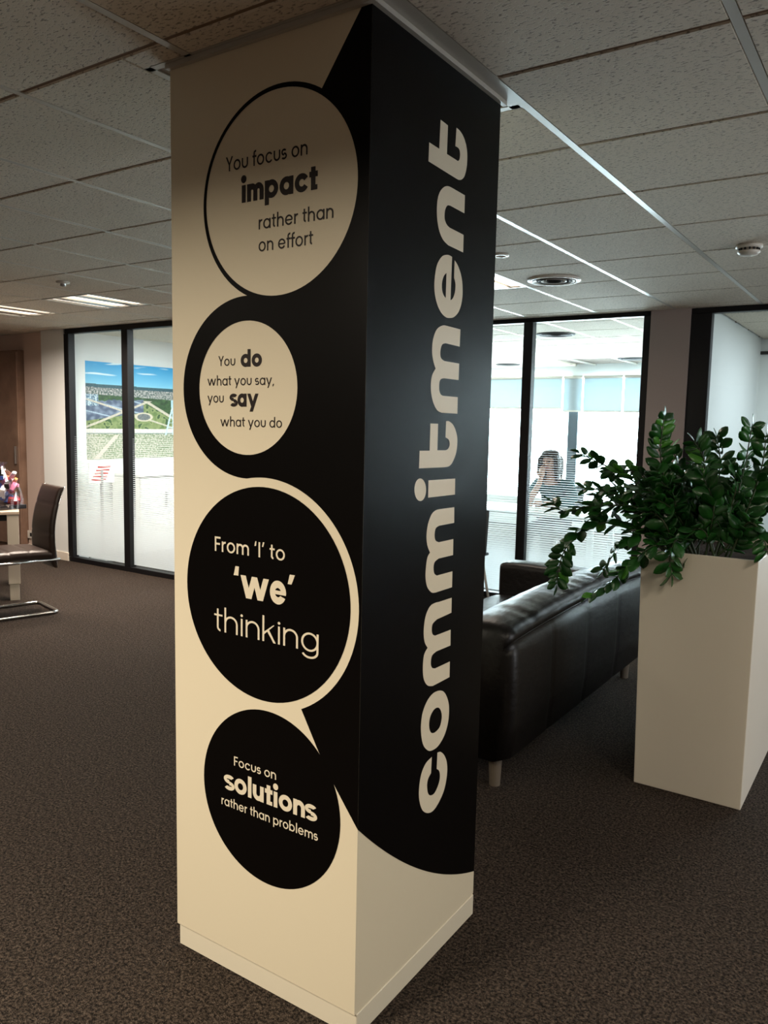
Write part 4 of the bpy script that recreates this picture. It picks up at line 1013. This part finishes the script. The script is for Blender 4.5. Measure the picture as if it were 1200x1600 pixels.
# local coordinates, facing -y, x to the right of the picture
V = [(0,.02,.50), (0,.02,.66), (0,.0,.82), (0,-.02,.93), (0,-.05,1.01), (-.01,-.08,1.09),               # 0-5 pelvis..head base
     (-.02,-.11,1.17), (-.02,-.12,1.26),                                                                 # 6,7 head
     (-.17,-.02,.94), (-.23,-.13,.80), (-.15,-.31,.765), (-.06,-.27,.95), (-.045,-.245,1.03),            # 8-12 right arm up to face
     (.17,-.02,.94), (.25,-.10,.79), (.16,-.32,.765), (.03,-.38,.765),                                   # 13-16 left arm on the desk
     (-.09,-.05,.49), (-.11,-.42,.49), (-.11,-.42,.10), (-.11,-.52,.045),                                # 17-20 leg
     (.09,-.05,.49), (.11,-.42,.49), (.11,-.42,.10), (.11,-.52,.045)]
E_ = [(0,1),(1,2),(2,3),(3,4),(4,5),(5,6),(6,7),(3,8),(8,9),(9,10),(10,11),(11,12),(3,13),(13,14),(14,15),(15,16),(0,17),(17,18),(18,19),(19,20),(0,21),(21,22),(22,23),(23,24)]
R_ = [(.13,.10),(.115,.09),(.125,.10),(.12,.09),.05,.052,.085,.07,.055,.047,.04,.03,.028,.055,.047,.04,.028,.085,.065,.045,.04,.085,.065,.045,.04]
body_o = skin('body', V, E_, R_, M_skin, pe)
def sub_body(name, keep, grow, m):
    idx = {k: i for i, k in enumerate(keep)}
    return skin(name, [V[k] for k in keep], [(idx[a], idx[c]) for a, c in E_ if a in idx and c in idx],
                [((R_[k][0]+grow, R_[k][1]+grow) if isinstance(R_[k], tuple) else R_[k]+grow) for k in keep], m, pe)
sub_body('top', [0,1,2,3,8,9,10,13,14,15], .016, M_top)
sub_body('trousers', [0,17,18,19,21,22,23], .012, M_trou)
# hair: a cap over the head falling to the shoulders
hb = MB(); vs, fs = [], []
for i in range(13):
    ph = i/12
    for k in range(20):
        t = 2*pi*k/20; front = max(0, -sin(t))
        z = 1.305-.30*ph*ph-.05*ph; rr = .1*math.sqrt(max(0, 1-(1-min(1, ph*1.9))**2))+.004+.012*ph
        zz = z if front < .55 else max(z, 1.235); vs.append((-.02+rr*cos(t)*.95, -.10+rr*sin(t)*(1.0 if front < .55 else .93)+.01, zz))
for i in range(12):
    for k in range(20): fs.append((i*20+k, i*20+(k+1) % 20, (i+1)*20+(k+1) % 20, (i+1)*20+k))
hair = mesh('hair', vs, fs, M_hair, pe, smooth=True)
for sx in (-1, 1):
    for q in range(4):
        MB().tube([(-.02+sx*.045, -.12+.035*q, 1.27), (-.02+sx*.088, -.15+.045*q, 1.20), (-.02+sx*.092, -.15+.045*q, 1.10), (-.02+sx*.085, -.12+.04*q, .99)], [.022, .026, .026, .012], 8).build('hair_lock', M_hair, hair, smooth=True)
M_eye = mat('eye_dark', rgb(30, 24, 22), .3); M_lip = mat('lips', rgb(170, 90, 85), .5)
for sx in (-1, 1):
    MB().lathe([(.001, -.007), (.010, -.004), (.012, 0), (.010, .004), (.001, .007)], (-.02+sx*.03, -.193, 1.185), 12).build('eye', M_eye, pe, smooth=True)
MB().tube([(-.02, -.195, 1.19), (-.02, -.214, 1.155), (-.02, -.197, 1.145)], [.006, .012, .009], 8).build('nose', M_skin, pe, smooth=True)
MB().tube([(-.045, -.185, 1.118), (-.02, -.193, 1.12), (.005, -.185, 1.118)], [.003, .007, .003], 8).build('mouth', M_lip, pe, smooth=True)
# hands: palm and five separate fingers each
def hand(base, fwd, upv, side):
    fwd = Vector(fwd).normalized(); upv = Vector(upv); upv = (upv-fwd*upv.dot(fwd)).normalized(); sd_ = fwd.cross(upv)*side
    base = Vector(base)
    MB().tube([base, base+fwd*.03, base+fwd*.075], [.024, .033, .030], 10).build('hand', M_skin, pe, smooth=True)
    for k, (o_, L) in enumerate(((-.026, .062), (-.009, .074), (.009, .070), (.026, .055))):
        p = base+fwd*.07+sd_*o_; MB().tube([p, p+fwd*L*.45-upv*.006, p+fwd*L*.8-upv*.018, p+fwd*L-upv*.03], [.009, .0085, .008, .006], 8).build('finger', M_skin, pe, smooth=True)
    p = base+fwd*.02-sd_*.028; MB().tube([p, p+fwd*.025-sd_*.022, p+fwd*.05-sd_*.028], [.011, .010, .008], 8).build('thumb', M_skin, pe, smooth=True)
hand((-.045, -.245, 1.03), (-.02, .06, .12), (0, -1, .3), 1)
hand((.03, -.38, .765), (-.9, -.25, -.05), (0, 0, 1), -1)
